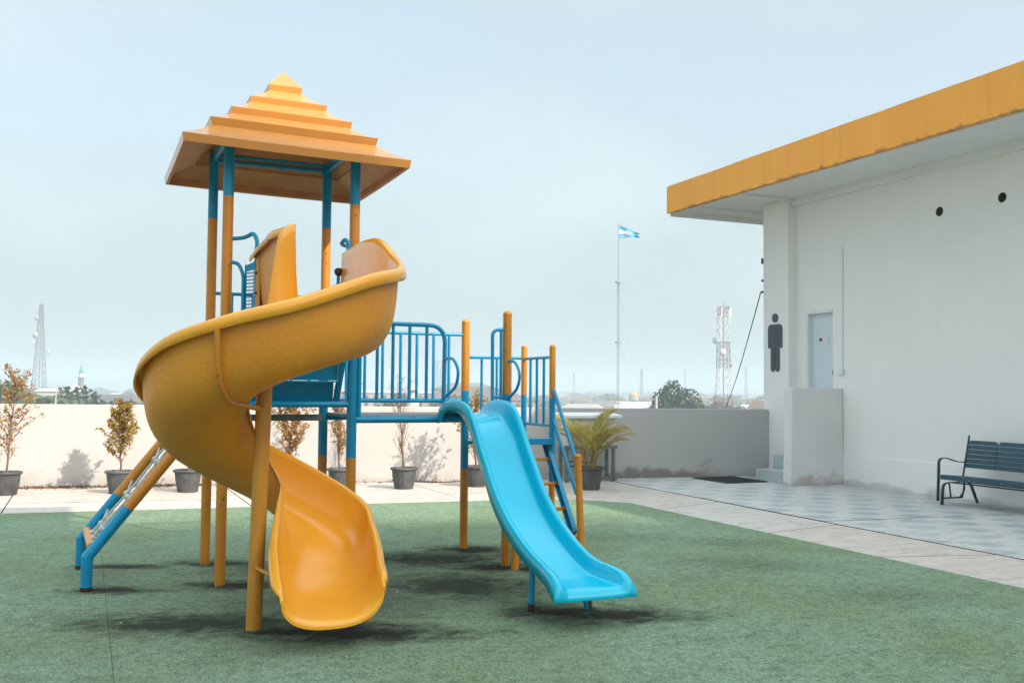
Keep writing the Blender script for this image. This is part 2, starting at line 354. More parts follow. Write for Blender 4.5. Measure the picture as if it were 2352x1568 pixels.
    t.links.new(c, p.inputs['Base Color'])
    bp = t.nodes.new('ShaderNodeBump'); bp.inputs['Strength'].default_value = 0.3; bp.inputs['Distance'].default_value = 0.006
    t.links.new(noise(22, 8).outputs['Fac'], bp.inputs['Height']); t.links.new(bp.outputs[0], p.inputs['Normal'])
    return m
m_con = concrete('concrete', False); m_til = concrete('stencilled_concrete', True)

paving = bpy.data.objects.new('paving', None); COL.objects.link(paving); kind(paving, 'structure'); BASE['paving'] = (0, 0, 0)
def slab(poly, mt, g=0.010):
    c = Vector((sum(p[0] for p in poly) / len(poly), sum(p[1] for p in poly) / len(poly), 0))
    q = [c + (Vector((p[0], p[1], 0)) - c) * (1 - g / max(0.5, (Vector((p[0], p[1], 0)) - c).length)) for p in poly]
    bb = MB(); bb.hexa([(p.x, p.y, -0.05) for p in q], [(p.x, p.y, 0.0 + random.uniform(-0.002, 0.002)) for p in q])
    bb.m = [1] * len(bb.m); bb.m[1] = 0
    return bb.build('slab', [mt, MATS['joint_dark']], paving)
def jx(y): return 8.33 + (y - 6.74) * 0.021         # the long expansion joint
XS = [-14, -10.5, -7.2, -4.0, -0.9, 2.1, 5.05, 6.9]
for i in range(len(XS) - 1):                         # strip between lawn and parapet
    a, c = XS[i], XS[i + 1]
    slab([(a, 12.2 - a * 0.1), (c, 12.2 - c * 0.1), (c, 14.7 - c * 0.125), (a, 14.7 - a * 0.125)], m_con)
    slab([(a, 14.7 - a * 0.125), (c, 14.7 - c * 0.125), (c, wy(c)), (a, wy(a))], m_con)
YL = [(-9, -9), (-5.5, -5.6), (-2.0, -2.0), (1.4, 1.2), (4.7, 4.4), (7.42, 7.05), (8.99, 9.34), (11.27, 11.82), (13.84, 12.95), (wy(6.9), wy(8.5))]
for i in range(len(YL) - 1):
    (a0, a1), (c0, c1) = YL[i], YL[i + 1]
    slab([(6.9, a0), (jx(a1) - 0.016, a1), (jx(c1) - 0.016, c1), (6.9, c0)], m_con)
YR = [(-9, -9), (-4.2, -4.6), (-0.6, -1.0), (2.6, 2.2), (4.4, 4.0), (6.92, 6.55), (9.62, 9.22), (12.36, 11.92), (wy(8.5), 14.4)]
for i in range(len(YR) - 1):
    (a0, a1), (c0, c1) = YR[i], YR[i + 1]
    if i < 7: slab([(jx(a0) + 0.016, a0), (12.16, a1), (12.16, c1), (jx(c0) + 0.016, c0)], m_til)
    else: slab([(jx(a0) + 0.016, a0), (12.16, a1), (12.16, 15.1), (jx(c0) + 0.016, c0 - 0.02)], m_til)

# ---- lawn of artificial turf mats
def turfmat():
    m = bpy.data.materials.new('artificial_turf'); m.use_nodes = True; t = m.node_tree; p = t.nodes['Principled BSDF']
    p.inputs['Roughness'].default_value = 0.95; p.inputs['Specular IOR Level'].default_value = 0.1
    g = t.nodes.new('ShaderNodeNewGeometry')
    def noise(sc, det, vec=(1, 1, 1), rot=0.0, dist=0.0, rough=0.6):
        mp = t.nodes.new('ShaderNodeMapping'); mp.inputs['Scale'].default_value = vec; mp.inputs['Rotation'].default_value = (0, 0, rot)
        t.links.new(g.outputs['Position'], mp.inputs['Vector'])
        n = t.nodes.new('ShaderNodeTexNoise'); n.inputs['Scale'].default_value = sc; n.inputs['Detail'].default_value = det; n.inputs['Distortion'].default_value = dist
        n.inputs['Roughness'].default_value = rough; t.links.new(mp.outputs[0], n.inputs['Vector']); return n.outputs['Fac']
    def rng(x, a, bb, c=0.0, d=1.0):
        r = t.nodes.new('ShaderNodeMapRange'); r.inputs[1].default_value = a; r.inputs[2].default_value = bb; r.inputs[3].default_value = c; r.inputs[4].default_value = d
        t.links.new(x, r.inputs[0]); return r.outputs[0]
    def mix(f, a, bb):
        q = t.nodes.new('ShaderNodeMix'); q.data_type = 'RGBA'
        for i, v in ((0, f), (6, a), (7, bb)):
            if isinstance(v, tuple): q.inputs[i].default_value = (*v, 1)
            elif isinstance(v, (int, float)): q.inputs[i].default_value = v
            else: t.links.new(v, q.inputs[i])
        return q.outputs[2]
    def mt(op, a, bb=0.0):
        q = t.nodes.new('ShaderNodeMath'); q.operation = op
        for i, v in enumerate((a, bb)):
            if isinstance(v, (int, float)): q.inputs[i].default_value = v
            else: t.links.new(v, q.inputs[i])
        return q.outputs[0]
    c = mix(rng(noise(0.7, 6), 0.36, 0.64), (0.305, 0.43, 0.30), (0.265, 0.345, 0.195))
    c = mix(rng(noise(1.6, 8, (1, 1.7, 1), 0.4, 0.5, .68), 0.52, 0.76, 0, 0.5), c, (0.10, 0.135, 0.095))
    c = mix(rng(noise(9, 6, (1, 1.6, 1), 0.2), 0.50, 0.72, 0, 0.5), c, (0.085, 0.12, 0.08))
    blade = noise(95, 5, (1, 0.8, 1), 0.4, 0.0, 0.8)
    c = mix(rng(blade, 0.45, 0.64, 0, 0.9), c, (0.03, 0.05, 0.035))
    c = mix(rng(noise(16, 6, (1, 1.2, 1), 0.1, 0.4, .7), 0.50, 0.66, 0, 0.5), c, (0.075, 0.105, 0.075))
    c = mix(rng(noise(120, 4, (1, 0.7, 1), 1.2, 0, .8), 0.54, 0.70, 0, 0.7), c, (0.30, 0.42, 0.32))
    c = mix(rng(noise(38, 5, (1, 0.6, 1), 0.35, 0.3, .75), 0.50, 0.70, 0, 0.6), c, (0.06, 0.088, 0.062))
    c = mix(rng(noise(52, 5, (1, 0.6, 1), 0.25, 0.2, .75), 0.56, 0.74, 0, 0.38), c, (0.30, 0.41, 0.31))
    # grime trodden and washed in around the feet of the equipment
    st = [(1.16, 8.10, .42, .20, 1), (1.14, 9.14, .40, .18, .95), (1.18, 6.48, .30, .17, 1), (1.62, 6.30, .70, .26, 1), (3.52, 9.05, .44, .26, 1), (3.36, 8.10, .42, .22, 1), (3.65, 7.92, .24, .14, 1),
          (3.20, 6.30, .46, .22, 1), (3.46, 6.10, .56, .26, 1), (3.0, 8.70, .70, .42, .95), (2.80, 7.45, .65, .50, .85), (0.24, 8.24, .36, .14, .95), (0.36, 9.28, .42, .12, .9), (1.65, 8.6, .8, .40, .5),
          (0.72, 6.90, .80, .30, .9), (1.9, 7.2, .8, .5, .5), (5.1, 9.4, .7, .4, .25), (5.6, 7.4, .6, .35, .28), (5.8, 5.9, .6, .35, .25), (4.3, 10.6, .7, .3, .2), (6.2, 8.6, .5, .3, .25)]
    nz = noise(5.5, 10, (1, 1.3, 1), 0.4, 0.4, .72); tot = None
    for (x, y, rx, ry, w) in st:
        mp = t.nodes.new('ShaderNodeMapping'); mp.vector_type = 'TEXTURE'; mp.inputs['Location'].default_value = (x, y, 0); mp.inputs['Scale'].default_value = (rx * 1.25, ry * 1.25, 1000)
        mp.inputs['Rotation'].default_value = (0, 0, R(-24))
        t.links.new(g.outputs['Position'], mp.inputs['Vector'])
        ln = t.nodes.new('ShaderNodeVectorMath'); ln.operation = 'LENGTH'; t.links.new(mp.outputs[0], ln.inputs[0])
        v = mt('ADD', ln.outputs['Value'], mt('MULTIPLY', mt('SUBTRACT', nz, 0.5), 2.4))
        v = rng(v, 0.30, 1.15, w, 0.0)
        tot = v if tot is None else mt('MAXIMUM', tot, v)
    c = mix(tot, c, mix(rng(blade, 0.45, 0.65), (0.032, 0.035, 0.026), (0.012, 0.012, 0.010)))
    t.links.new(c, p.inputs['Base Color'])
    bp = t.nodes.new('ShaderNodeBump'); bp.inputs['Strength'].default_value = 0.9; bp.inputs['Distance'].default_value = 0.012
    t.links.new(mt('ADD', blade, mt('MULTIPLY', noise(40, 4), 0.6)), bp.inputs['Height']); t.links.new(bp.outputs[0], p.inputs['Normal'])
    return m
m_turf = turfmat()
lawn = bpy.data.objects.new('turf', None); COL.objects.link(lawn); kind(lawn, 'structure'); BASE['turf'] = (0, 0, 0)
def edge_y(x):                                       # far edge of the lawn, rounded into its right side
    y = 13.48 - 0.107 * (x + 0.0)
    if x > 5.6: y -= 0.75 * ((x - 5.6) / 1.45) ** 2.6
    return y
def mat_strip(x0, x1, y0, y1):
    n = 10; bb = MB(); top = []; g = 0.0012
    xs = [x0 + g + (x1 - x0 - 2 * g) * i / n for i in range(n + 1)]
    lo = [(x, y0 + g if y0 > -50 else -9) for x in xs]; hi = [(x, min(y1 - g, edge_y(x))) for x in xs[::-1]]
    p = lo + hi
    bb.hexa([(q[0], q[1], 0.003) for q in p], [(q[0], q[1], 0.018) for q in p])
    bb.build('turf_mat', m_turf, lawn)
sx = [-10.0, -5.4, -3.2, -2.07, -0.94, 0.19, 1.38, 2.53, 3.67, 4.76, 5.9, 7.05]
cuts = {1.38: [9.6], 2.53: [6.26], 3.67: [7.3, 10.9], 4.76: [4.2], 5.9: [8.8]}
for i in range(len(sx) - 1):
    ys = [-9] + cuts.get(sx[i], []) + [99]
    for k in range(len(ys) - 1): mat_strip(sx[i], sx[i + 1], ys[k], ys[k + 1])


# ------------------------------------------------------------------ parapet wall
XE = 11.94
pw = MB()
pw.hexa([(-30, wy(-30), -0.05), (XE, wy(XE), -0.05), (XE, wy(XE) + 0.16, -0.05), (-30, wy(-30) + 0.16, -0.05)],
        [(-30, wy(-30), 1.39), (XE, wy(XE), 1.25), (XE, wy(XE) + 0.16, 1.25), (-30, wy(-30) + 0.16, 1.39)])
m_par = wallmat('plaster_parapet', (0.49, 0.47, 0.46), (0.455, 0.44, 0.43), (0.22, 0.19, 0.165), 0.55, 0.9, 0, 8.2, 11.0)
o = pw.build('parapet_wall', m_par, None, 0.012)
tag(o, 'long low cream plastered parapet wall behind the potted shrubs', 'wall')

# ------------------------------------------------------------------ restroom building
BX = 12.14
bd = thing('restroom_building', 'white plastered restroom building with wide orange roof fascia', 'building', (BX + 2, 8, 0))
w = MB()
# wall with a door opening (y 13.62..14.30, z .42..3.06) and two vent holes
y0d, y1d, zd0, zd1 = 13.62, 14.30, 0.40, 3.06
def rect(mb, x, ya, yb, za, zb, mi=0): mb.add([(x, ya, za), (x, yb, za), (x, yb, zb), (x, ya, zb)], [(0, 3, 2, 1)], mi, False)
vents = [(11.23, 4.41), (10.09, 4.43)]; vr = 0.075
ycut = sorted([-12, y0d, y1d, 15.3] + [v + s * 0.12 for v, _ in vents for s in (-1, 1)])
def ring(mb, x, yc, zc, h, r, n=24, mi=0):
    c = [(x, yc + r * math.cos(2 * math.pi * k / n + math.pi / 4), zc + r * math.sin(2 * math.pi * k / n + math.pi / 4)) for k in range(n)]
    sq = []
    for k in range(n):
        a = 2 * math.pi * k / n + math.pi / 4; q = max(abs(math.cos(a)), abs(math.sin(a)))
        sq.append((x, yc + h * math.cos(a) / q, zc + h * math.sin(a) / q))
    mb.add(c + sq, [(k, (k + 1) % n, n + (k + 1) % n, n + k) for k in range(n)], mi, False)
    bk = [(x + 0.16, p[1], p[2]) for p in c]
    mb.add(c + bk, [(k, n + k, n + (k + 1) % n, (k + 1) % n) for k in range(n)], mi, True)
PL = 0.51
for i in range(len(ycut) - 1):
    a, c = ycut[i], ycut[i + 1]
    if a == y0d: rect(w, BX, a, c, zd1, 5.3); rect(w, BX, a, c, PL, PL + 0.001); continue
    v = [q for q in vents if abs((a + c) / 2 - q[0]) < 0.02]
    if v:
        rect(w, BX, a, c, PL, v[0][1] - 0.12); rect(w, BX, a, c, v[0][1] + 0.12, 5.3); ring(w, BX, v[0][0], v[0][1], 0.12, vr)
    else: rect(w, BX, a, c, PL, 5.3)
w.box(BX + 0.18, BX + 7, -12, 15.28, 0, 5.25)
w.box(BX + 0.003, BX + 0.17, y0d - 0.02, y0d, PL, zd1)
w.box(BX + 0.002, BX + 0.1, 15.2, 15.3, 0, 5.3)
w.build('wall', m_wall2, bd)
p = MB(); p.box(BX - 0.012, BX + 0.1, -12, y0d, -0.04, PL); p.build('plinth', m_wall2, bd, 0.006)
for v in vents:
    q = MB(); n = 24
    q.add([(BX + 0.012, v[0] + vr * 1.0 * math.cos(2 * math.pi * k / n), v[1] + vr * math.sin(2 * math.pi * k / n)) for k in range(n)], [tuple(range(n))[::-1]], 0, False)
    q.build('vent_shade_disc', m_black, bd)  # black disc near the wall face, painted as the hole's inner shade
# corner column
q = MB(); q.box(11.95, BX + 0.05, 14.58, 15.31, -0.04, 5.18); q.build('column', m_wall2, bd, 0.01)
# cornice moulding under the soffit and soffit / roof
q = MB(); q.box(12.04, BX + 0.05, -12, 14.575, 5.045, 5.185); q.build('cornice', m_soff, bd, 0.006)
rf = MB(); rf.box(10.72, 19.3, -12.0, 16.74, 5.18, 5.72); rfo = rf.build('roof', m_soff, bd)
def fasc_mat():
    m = bpy.data.materials.new('fascia_paint'); m.use_nodes = True; t = m.node_tree; p = t.nodes['Principled BSDF']; p.inputs['Roughness'].default_value = 0.6
    g = t.nodes.new('ShaderNodeNewGeometry'); s = t.nodes.new('ShaderNodeSeparateXYZ'); t.links.new(g.outputs['Position'], s.inputs[0])
    def noise(sc, vec, det=5):
        mp = t.nodes.new('ShaderNodeMapping'); mp.inputs['Scale'].default_value = vec; t.links.new(g.outputs['Position'], mp.inputs['Vector'])
        n = t.nodes.new('ShaderNodeTexNoise'); n.inputs['Scale'].default_value = sc; n.inputs['Detail'].default_value = det; t.links.new(mp.outputs[0], n.inputs['Vector']); return n.outputs['Fac']
    def rng(x, a, b_, c, d):
        r = t.nodes.new('ShaderNodeMapRange'); r.inputs[1].default_value = a; r.inputs[2].default_value = b_; r.inputs[3].default_value = c; r.inputs[4].default_value = d; t.links.new(x, r.inputs[0]); return r.outputs[0]
    def mul(a, b_, op='MULTIPLY'):
        q = t.nodes.new('ShaderNodeMath'); q.operation = op; t.links.new(a, q.inputs[0])
        if isinstance(b_, float): q.inputs[1].default_value = b_
        else: t.links.new(b_, q.inputs[1])
        return q.outputs[0]
    def mix(f, a, b_):
        q = t.nodes.new('ShaderNodeMix'); q.data_type = 'RGBA'
        for i, v in ((0, f), (6, a), (7, b_)):
            if isinstance(v, tuple): q.inputs[i].default_value = (*v, 1)
            else: t.links.new(v, q.inputs[i])
        return q.outputs[2]
    c = mix(rng(noise(1.2, (1, 1, 0.3)), 0.35, 0.7, 0, 1), (0.92, 0.385, 0.045), (0.88, 0.35, 0.04))
    c = mix(rng(noise(9, (1, 1, 0.05)), 0.55, 0.8, 0, 0.35), c, (0.55, 0.24, 0.06))
    # drip grime gathered on the lower edge
    low = rng(s.outputs['Z'], 5.16, 5.34, 1, 0)
    f = rng(mul(low, mul(noise(7, (1, 1, 0.1), 7), 2.0), 'MULTIPLY'), 0.90, 1.35, 0, 0.6)
    c = mix(f, c, (0.06, 0.04, 0.02))
    t.links.new(c, p.inputs['Base Color']); return m
fs = MB(); nseg = 60; pts = []
rndf = random.Random(3)
for i in range(nseg + 1):
    y = 16.76 - (28.76) * i / nseg; dz = rndf.uniform(-0.006, 0.006)
    pts.append((y, 5.155 + rndf.uniform(-0.004, 0.004), 5.69 + dz + 0.10 * min(1, max(0, (16.76 - y) / 10)) * 0.9))
vs = []; 
for (y, za, zb) in pts: vs += [(10.69, y, za), (10.69, y, zb), (10.78, y, zb), (10.78, y, za)]
fc = []
for i in range(nseg):
    a = 4 * i; c = 4 * (i + 1)
    for k in range(4): fc.append((a + k, a + (k + 1) % 4, c + (k + 1) % 4, c + k))
fc += [(3, 2, 1, 0), (4 * nseg, 4 * nseg + 1, 4 * nseg + 2, 4 * nseg + 3)]
fs.add(vs, fc, 0, False); 
fs.build('fascia', fasc_mat(), bd)
q = MB(); q.box(10.78, 19.3, 16.70, 16.765, 5.10, 5.70); q.build('end_fascia', m_soff, bd)
for y in (16.05, 14.60): q = MB(); q.box(10.85, 12.6, y - 0.09, y, 5.135, 5.178); q.build('soffit_batten', m_soff, bd)
q = MB(); q.box(10.80, 10.9, -12, 16.6, 5.145, 5.178); q.build('soffit_edge', m_soff, bd)
# door set back in its opening
dr = MB(); dr.box(BX + 0.07, BX + 0.10, y0d, y1d - 0.05, zd0, zd1 - 0.05); dro = dr.build('door', m_door, bd)
f = MB(); f.box(BX - 0.02, BX + 0.12, y1d - 0.055, y1d, zd0, zd1); f.box(BX - 0.02, BX + 0.12, y0d, y1d - 0.055, zd1 - 0.055, zd1); f.build('door_frame', m_wht, dro)
k = MB(); k.box(BX + 0.05, BX + 0.07, y0d + 0.035, y0d + 0.075, 1.90, 1.98); k.build('door_lock', m_dark, dro)
k = MB(); k.box(BX + 0.064, BX + 0.07, 13.975, 14.045, 2.50, 2.56); k.build('sticker', mat('red_sticker', (0.45, 0.02, 0.02), 0.5), dro)
k = MB(); k.box(BX + 0.064, BX + 0.07, 13.97, 14.04, 2.42, 2.445); k.build('sticker', m_wht, dro)
k = MB(); k.box(BX + 0.045, BX + 0.07, 13.80, 13.835, 2.46, 2.57); k.build('door_hook', m_wht, dro)
# conduit with switch box
q = MB(); q.tube([(BX - 0.012, 13.35, 4.13), (BX - 0.012, 13.37, 1.99)], 0.0095, 8); cd = q.build('conduit', m_wht, bd)
q = MB(); q.box(BX - 0.045, BX - 0.001, 13.33, 13.41, 1.89, 1.99); q.box(BX - 0.03, BX - 0.001, 13.41, 13.47, 1.895, 1.91); q.build('switch_box', m_wht, cd, 0.006)
# brackets on the far corner
for z, s in ((4.1, 0.11), (3.72, 0.04), (3.50, 0.04)):
    q = MB(); q.box(11.94, 12.0, 15.315, 15.36, z - s / 2, z + s / 2); q.build('cable_bracket', m_dark, bd)

# restroom sign: standing man
sg = thing('restroom_sign', 'dark grey standing man symbol on the white column', 'sign', (11.94, 14.955, 2.5))
def plate(name, pts, mt, par):
    n = len(pts); bb = MB()
    a = [(11.936, y, z) for y, z in pts]; c = [(11.9485, y, z) for y, z in pts]
    bb.add(a + c, [tuple(range(n)), tuple(range(n, 2 * n))[::-1]] + [(i, n + i, n + (i + 1) % n, (i + 1) % n) for i in range(n)], 0, False)
    return bb.build(name, mt, par)
SY = 14.955
plate('head', [(SY + 0.085 * math.cos(2 * math.pi * k / 28), 2.975 + 0.085 * math.sin(2 * math.pi * k / 28)) for k in range(28)], m_grey, sg)
def arc(cy, cz, r, a0, a1, n=6): return [(cy + r * math.cos(R(a0 + (a1 - a0) * k / n)), cz + r * math.sin(R(a0 + (a1 - a0) * k / n))) for k in range(n + 1)]
g = 0.008
half = ([(SY + 0.0, 2.855)] + arc(SY + 0.12, 2.855 - 0.085, 0.085, 90, 0, 6) + arc(SY + 0.177, 2.43, 0.028, 0, -180, 6) +
        [(SY + 0.149, 2.715), (SY + 0.128, 2.715)] + arc(SY + 0.068, 2.02, 0.060, 0, -180, 6) + [(SY + g, 2.435), (SY + 0.0, 2.435)])
plate('body', half + [(2 * SY - y, z) for y, z in half[::-1][1:-1]], m_grey, sg)

# stub wall in front of the door
st = thing('stub_wall', 'short grey plastered screen wall with flaking base beside the steps', 'wall', (11.5, 13.4, 0))
q = MB(); q.hexa([(10.985, 13.36, -0.04), (BX - 0.013, 13.36, -0.04), (BX - 0.013, 13.54, -0.04), (10.965, 13.54, -0.04)], [(11.03, 13.37, 1.655), (BX - 0.013, 13.37, 1.655), (BX - 0.013, 13.54, 1.655), (11.0, 13.54, 1.655)])
q.build('wall', m_stub, st, 0.01)
# tiled steps
def tilemat():
    m = bpy.data.materials.new('patterned_tile'); m.use_nodes = True; t = m.node_tree; p = t.nodes['Principled BSDF']; p.inputs['Roughness'].default_value = 0.35
    g = t.nodes.new('ShaderNodeTexCoord'); s = t.nodes.new('ShaderNodeSeparateXYZ'); t.links.new(g.outputs['Object'], s.inputs[0])
    def M(op, a, b_=0.0):
        q = t.nodes.new('ShaderNodeMath'); q.operation = op
        for i, v in enumerate((a, b_)):
            if isinstance(v, (int, float)): q.inputs[i].default_value = v
            else: t.links.new(v, q.inputs[i])
        return q.outputs[0]
    cell = 0.06
    u = M('MULTIPLY', M('ADD', s.outputs['X'], s.outputs['Y']), 1 / cell); v = M('MULTIPLY', s.outputs['Z'], 1 / cell)
    fu = M('ABSOLUTE', M('SUBTRACT', M('FRACT', u), 0.5)); fv = M('ABSOLUTE', M('SUBTRACT', M('FRACT', v), 0.5))
    d = M('MAXIMUM', fu, fv)
    par = M('FLOORED_MODULO', M('ADD', M('FLOOR', u), M('FLOOR', v)), 2.0)
    ringm = M('MULTIPLY', M('GREATER_THAN', d, 0.30), M('LESS_THAN', d, 0.43)); dot = M('LESS_THAN', d, 0.17)
    f = M('MAXIMUM', M('MULTIPLY', ringm, M('SUBTRACT', 1.0, par)), M('MULTIPLY', M('MAXIMUM', dot, 0.0), par))
    f = M('MAXIMUM', f, M('MULTIPLY', M('GREATER_THAN', d, 0.46), 0.35))
    q = t.nodes.new('ShaderNodeMix'); q.data_type = 'RGBA'; t.links.new(f, q.inputs[0]); q.inputs[6].default_value = (0.62, 0.66, 0.66, 1); q.inputs[7].default_value = (0.08, 0.14, 0.17, 1)
    t.links.new(q.outputs[2], p.inputs['Base Color']); return m
m_tile = tilemat(); m_tread = mat('step_tread', (0.45, 0.46, 0.46), 0.6)
sp = thing('entrance_steps', 'two small steps faced with patterned blue and white tiles', 'steps', (11.5, 14.2, 0))
def step(x0, y0, y1, h, z0):
    q = MB(); q.box(x0, BX + 0.09, y0, y1, z0 - 0.04, h - 0.002); q.build('step_core', m_tread, sp)
    tl = 0.2; n = int(math.ceil((y1 - y0) / tl - 1e-6))
    for i in range(n):                              # facing tiles, one by one
        a = y0 + i * tl; c = min(a + tl, y1)
        q = MB(); q.box(x0 - 0.012, x0 - 0.001, a + 0.001, c - 0.001, z0 + 0.002, h); q.build('tile', m_tile, sp)
    if y1 < 15.0 or True:
        q = MB(); q.box(x0 - 0.012, 11.94, y1, y1 + 0.01, z0 + 0.002, h); q.build('tile', m_tile, sp)
step(11.12, 13.545, 14.46, 0.205, 0.0)
step(11.60, 13.545, 14.575, 0.43, 0.21)
# door mat
q = MB(); q.box(10.18, 11.05, 14.05, 15.1, 0.0, 0.018)
mo = q.build('floor_mat', mat('rubber_mat', (0.035, 0.035, 0.035), 0.9, (0.06, 0.055, 0.05), 30, bump=0.8, bscale=90), None, 0.004); tag(mo, 'flat dark rubber floor mat in front of the tiled steps', 'mat')
for i in range(12):
    q = MB(); q.box(10.2, 11.03, 14.08 + i * 0.085, 14.08 + i * 0.085 + 0.03, 0.0182, 0.024); q.build('rib', MATS['rubber_mat'], mo)

# ------------------------------------------------------------------ glider bench
bn = thing('glider_bench', 'dark teal glider bench with slatted panels against the white wall', 'bench', (11.6, 9.6, 0))
def ribbon(pts, wid, th, name, par, mt, ydir=True):
    """flat bar following pts in the XZ plane, its width along Y"""
    P = [Vector(p) for p in pts]; vs = []
    for i, q in enumerate(P):
        t = (P[min(i + 1, len(P) - 1)] - P[max(i - 1, 0)]).normalized(); nn = Vector((-t.z, 0, t.x)) * th / 2
        for dy in (-wid / 2, wid / 2):
            for sgn in (-1, 1): vs.append((q.x + nn.x * sgn, q.y + dy, q.z + nn.z * sgn))
    bb = MB(); fc = []
    for i in range(len(P) - 1):
        a = 4 * i; c = a + 4
        fc += [(a, a + 1, c + 1, c), (a + 2, c + 2, c + 3, a + 3), (a, c, c + 2, a + 2), (a + 1, a + 3, c + 3, c + 1)]
    fc += [(0, 2, 3, 1), (4 * len(P) - 4, 4 * len(P) - 3, 4 * len(P) - 1, 4 * len(P) - 2)]
    bb.add(vs, fc, 0, True); return bb.build(name, mt, par)
BL = 1.52; YB = 10.42                                 # bench runs from YB towards the viewer
for yy in (YB, YB - BL):
    ribbon(fillet([(11.17, yy, 0.06), (11.20, yy, 0.66), (11.34, yy, 0.665), (11.56, yy, 0.60), (11.74, yy, 0.60)], 0.13, 8), 0.045, 0.012, 'arm', bn, m_benchm)
    ribbon(fillet([(11.25, yy + 0.005, 0.0), (11.28, yy + 0.005, 0.30), (11.42, yy + 0.005, 0.315), (11.80, yy + 0.005, 0.315), (11.95, yy + 0.005, 0.0)], 0.09, 8), 0.05, 0.010, 'leg', bn, m_benchm)
    q = MB(); q.tube([(11.80, yy, 0.98), (11.70, yy, 0.55), (11.66, yy, 0.38)], 0.014, 8); q.tube(fillet([(11.66, yy, 0.38), (11.70, yy, 0.20), (11.60, yy, 0.10)], 0.1), 0.012, 8); q.build('back_frame', m_benchm, bn)
    for xa, xb_ in ((11.37, 11.40), (11.67, 11.62)): q = MB(); q.tube([(xa, yy - 0.02, 0.31), (xb_, yy - 0.02, 0.09)], 0.012, 8); q.build('hanger', m_benchm, bn)
    q = MB(); q.tube([(11.26, yy, 0.095), (11.63, yy, 0.095)], 0.012, 8); q.build('stretcher', m_benchm, bn)
for x in (11.45, 11.72):
    q = MB(); q.tube([(x, YB, 0.31), (x, YB - BL, 0.31)], 0.011, 8); q.build('crossbar', m_benchm, bn)
for i in range(3):                                    # three back and three seat panels, each of separate boards
    a = YB - 0.01 - i * BL / 3; c = a - BL / 3 + 0.012
    for k in range(6):
        z0 = 0.52 + k * 0.066; z1 = z0 + 0.061
        xb = lambda z: 11.71 + (z - 0.52) * 0.19
        ins = 0.0
        bb = MB(); r0 = 0.05 if k == 5 else 0.0
        lp = [(c, z0), (a, z0)] + ([(a, z1 - r0), (a - r0 * 0.35, z1 - r0 * 0.25), (a - r0, z1), (c + r0, z1), (c + r0 * 0.35, z1 - r0 * 0.25), (c, z1 - r0)] if r0 else [(a, z1), (c, z1)])
        bb.hexa([(xb(z) - 0.014, y, z) for y, z in lp], [(xb(z) + 0.012, y, z) for y, z in lp]); bb.build('back_board', m_bench, bn, 0.003)
    for k in range(6):
        x0 = 11.22 + k * 0.077; bb = MB(); bb.box(x0, x0 + 0.07, c, a, 0.405 - k * 0.006, 0.43 - k * 0.006)
        if k == 0: bb.box(x0 - 0.012, x0 - 0.0005, c, a, 0.365, 0.428)
        bb.build('seat_board', m_bench, bn, 0.003)

# ------------------------------------------------------------------ electrical cabinet on a steel stand
cb = thing('electrical_cabinet', 'beige electrical cabinet on green steel stand behind the palm', 'cabinet', (8.1, 15.4, 0))
m_cab = mat('cabinet_paint', (0.55, 0.52, 0.49), 0.6, (0.48, 0.44, 0.42), 4)
m_stand = mat('stand_paint', (0.16, 0.20, 0.16), 0.6, (0.10, 0.12, 0.10), 8)
q = MB(); q.box(7.62, 8.62, 15.14, 15.44, 0.62, 1.10); q.build('body', m_cab, cb, 0.008)
q = MB(); q.box(7.70, 8.54, 15.128, 15.139, 0.68, 1.05); q.build('door', m_cab, cb, 0.004)
q = MB(); q.hexa([(7.55, 15.04, 1.10), (8.69, 15.04, 1.10), (8.69, 15.5, 1.10), (7.55, 15.5, 1.10)], [(7.55, 15.04, 1.15), (8.69, 15.04, 1.15), (8.69, 15.5, 1.19), (7.55, 15.5, 1.19)]); q.build('lid', m_wht, cb, 0.006)
q = MB(); q.tube([(8.05, 15.128, 0.95), (8.05, 15.105, 0.95)], 0.026, 14); q.build('button', mat('red_button', (0.16, 0.01, 0.012), 0.4), cb)
for x in (7.66, 8.58):
    for y in (15.17, 15.41):
        q = MB(); q.box(x - 0.025, x + 0.025, y - 0.025, y + 0.025, 0, 0.62); q.build('leg', m_stand, cb)
q = MB(); q.box(7.6, 8.64, 15.12, 15.15, 0.56, 0.62); q.build('rail', m_stand, cb); q = MB(); q.box(7.6, 8.64, 15.12, 15.15, 0.02, 0.07); q.build('rail', m_stand, cb)
for z in (0.36, 0.28):
    q = MB(); q.tube([(7.66, 15.12, z), (8.2, 15.11, z - 0.03)], 0.012, 6); q.build('cable', m_dark, cb)

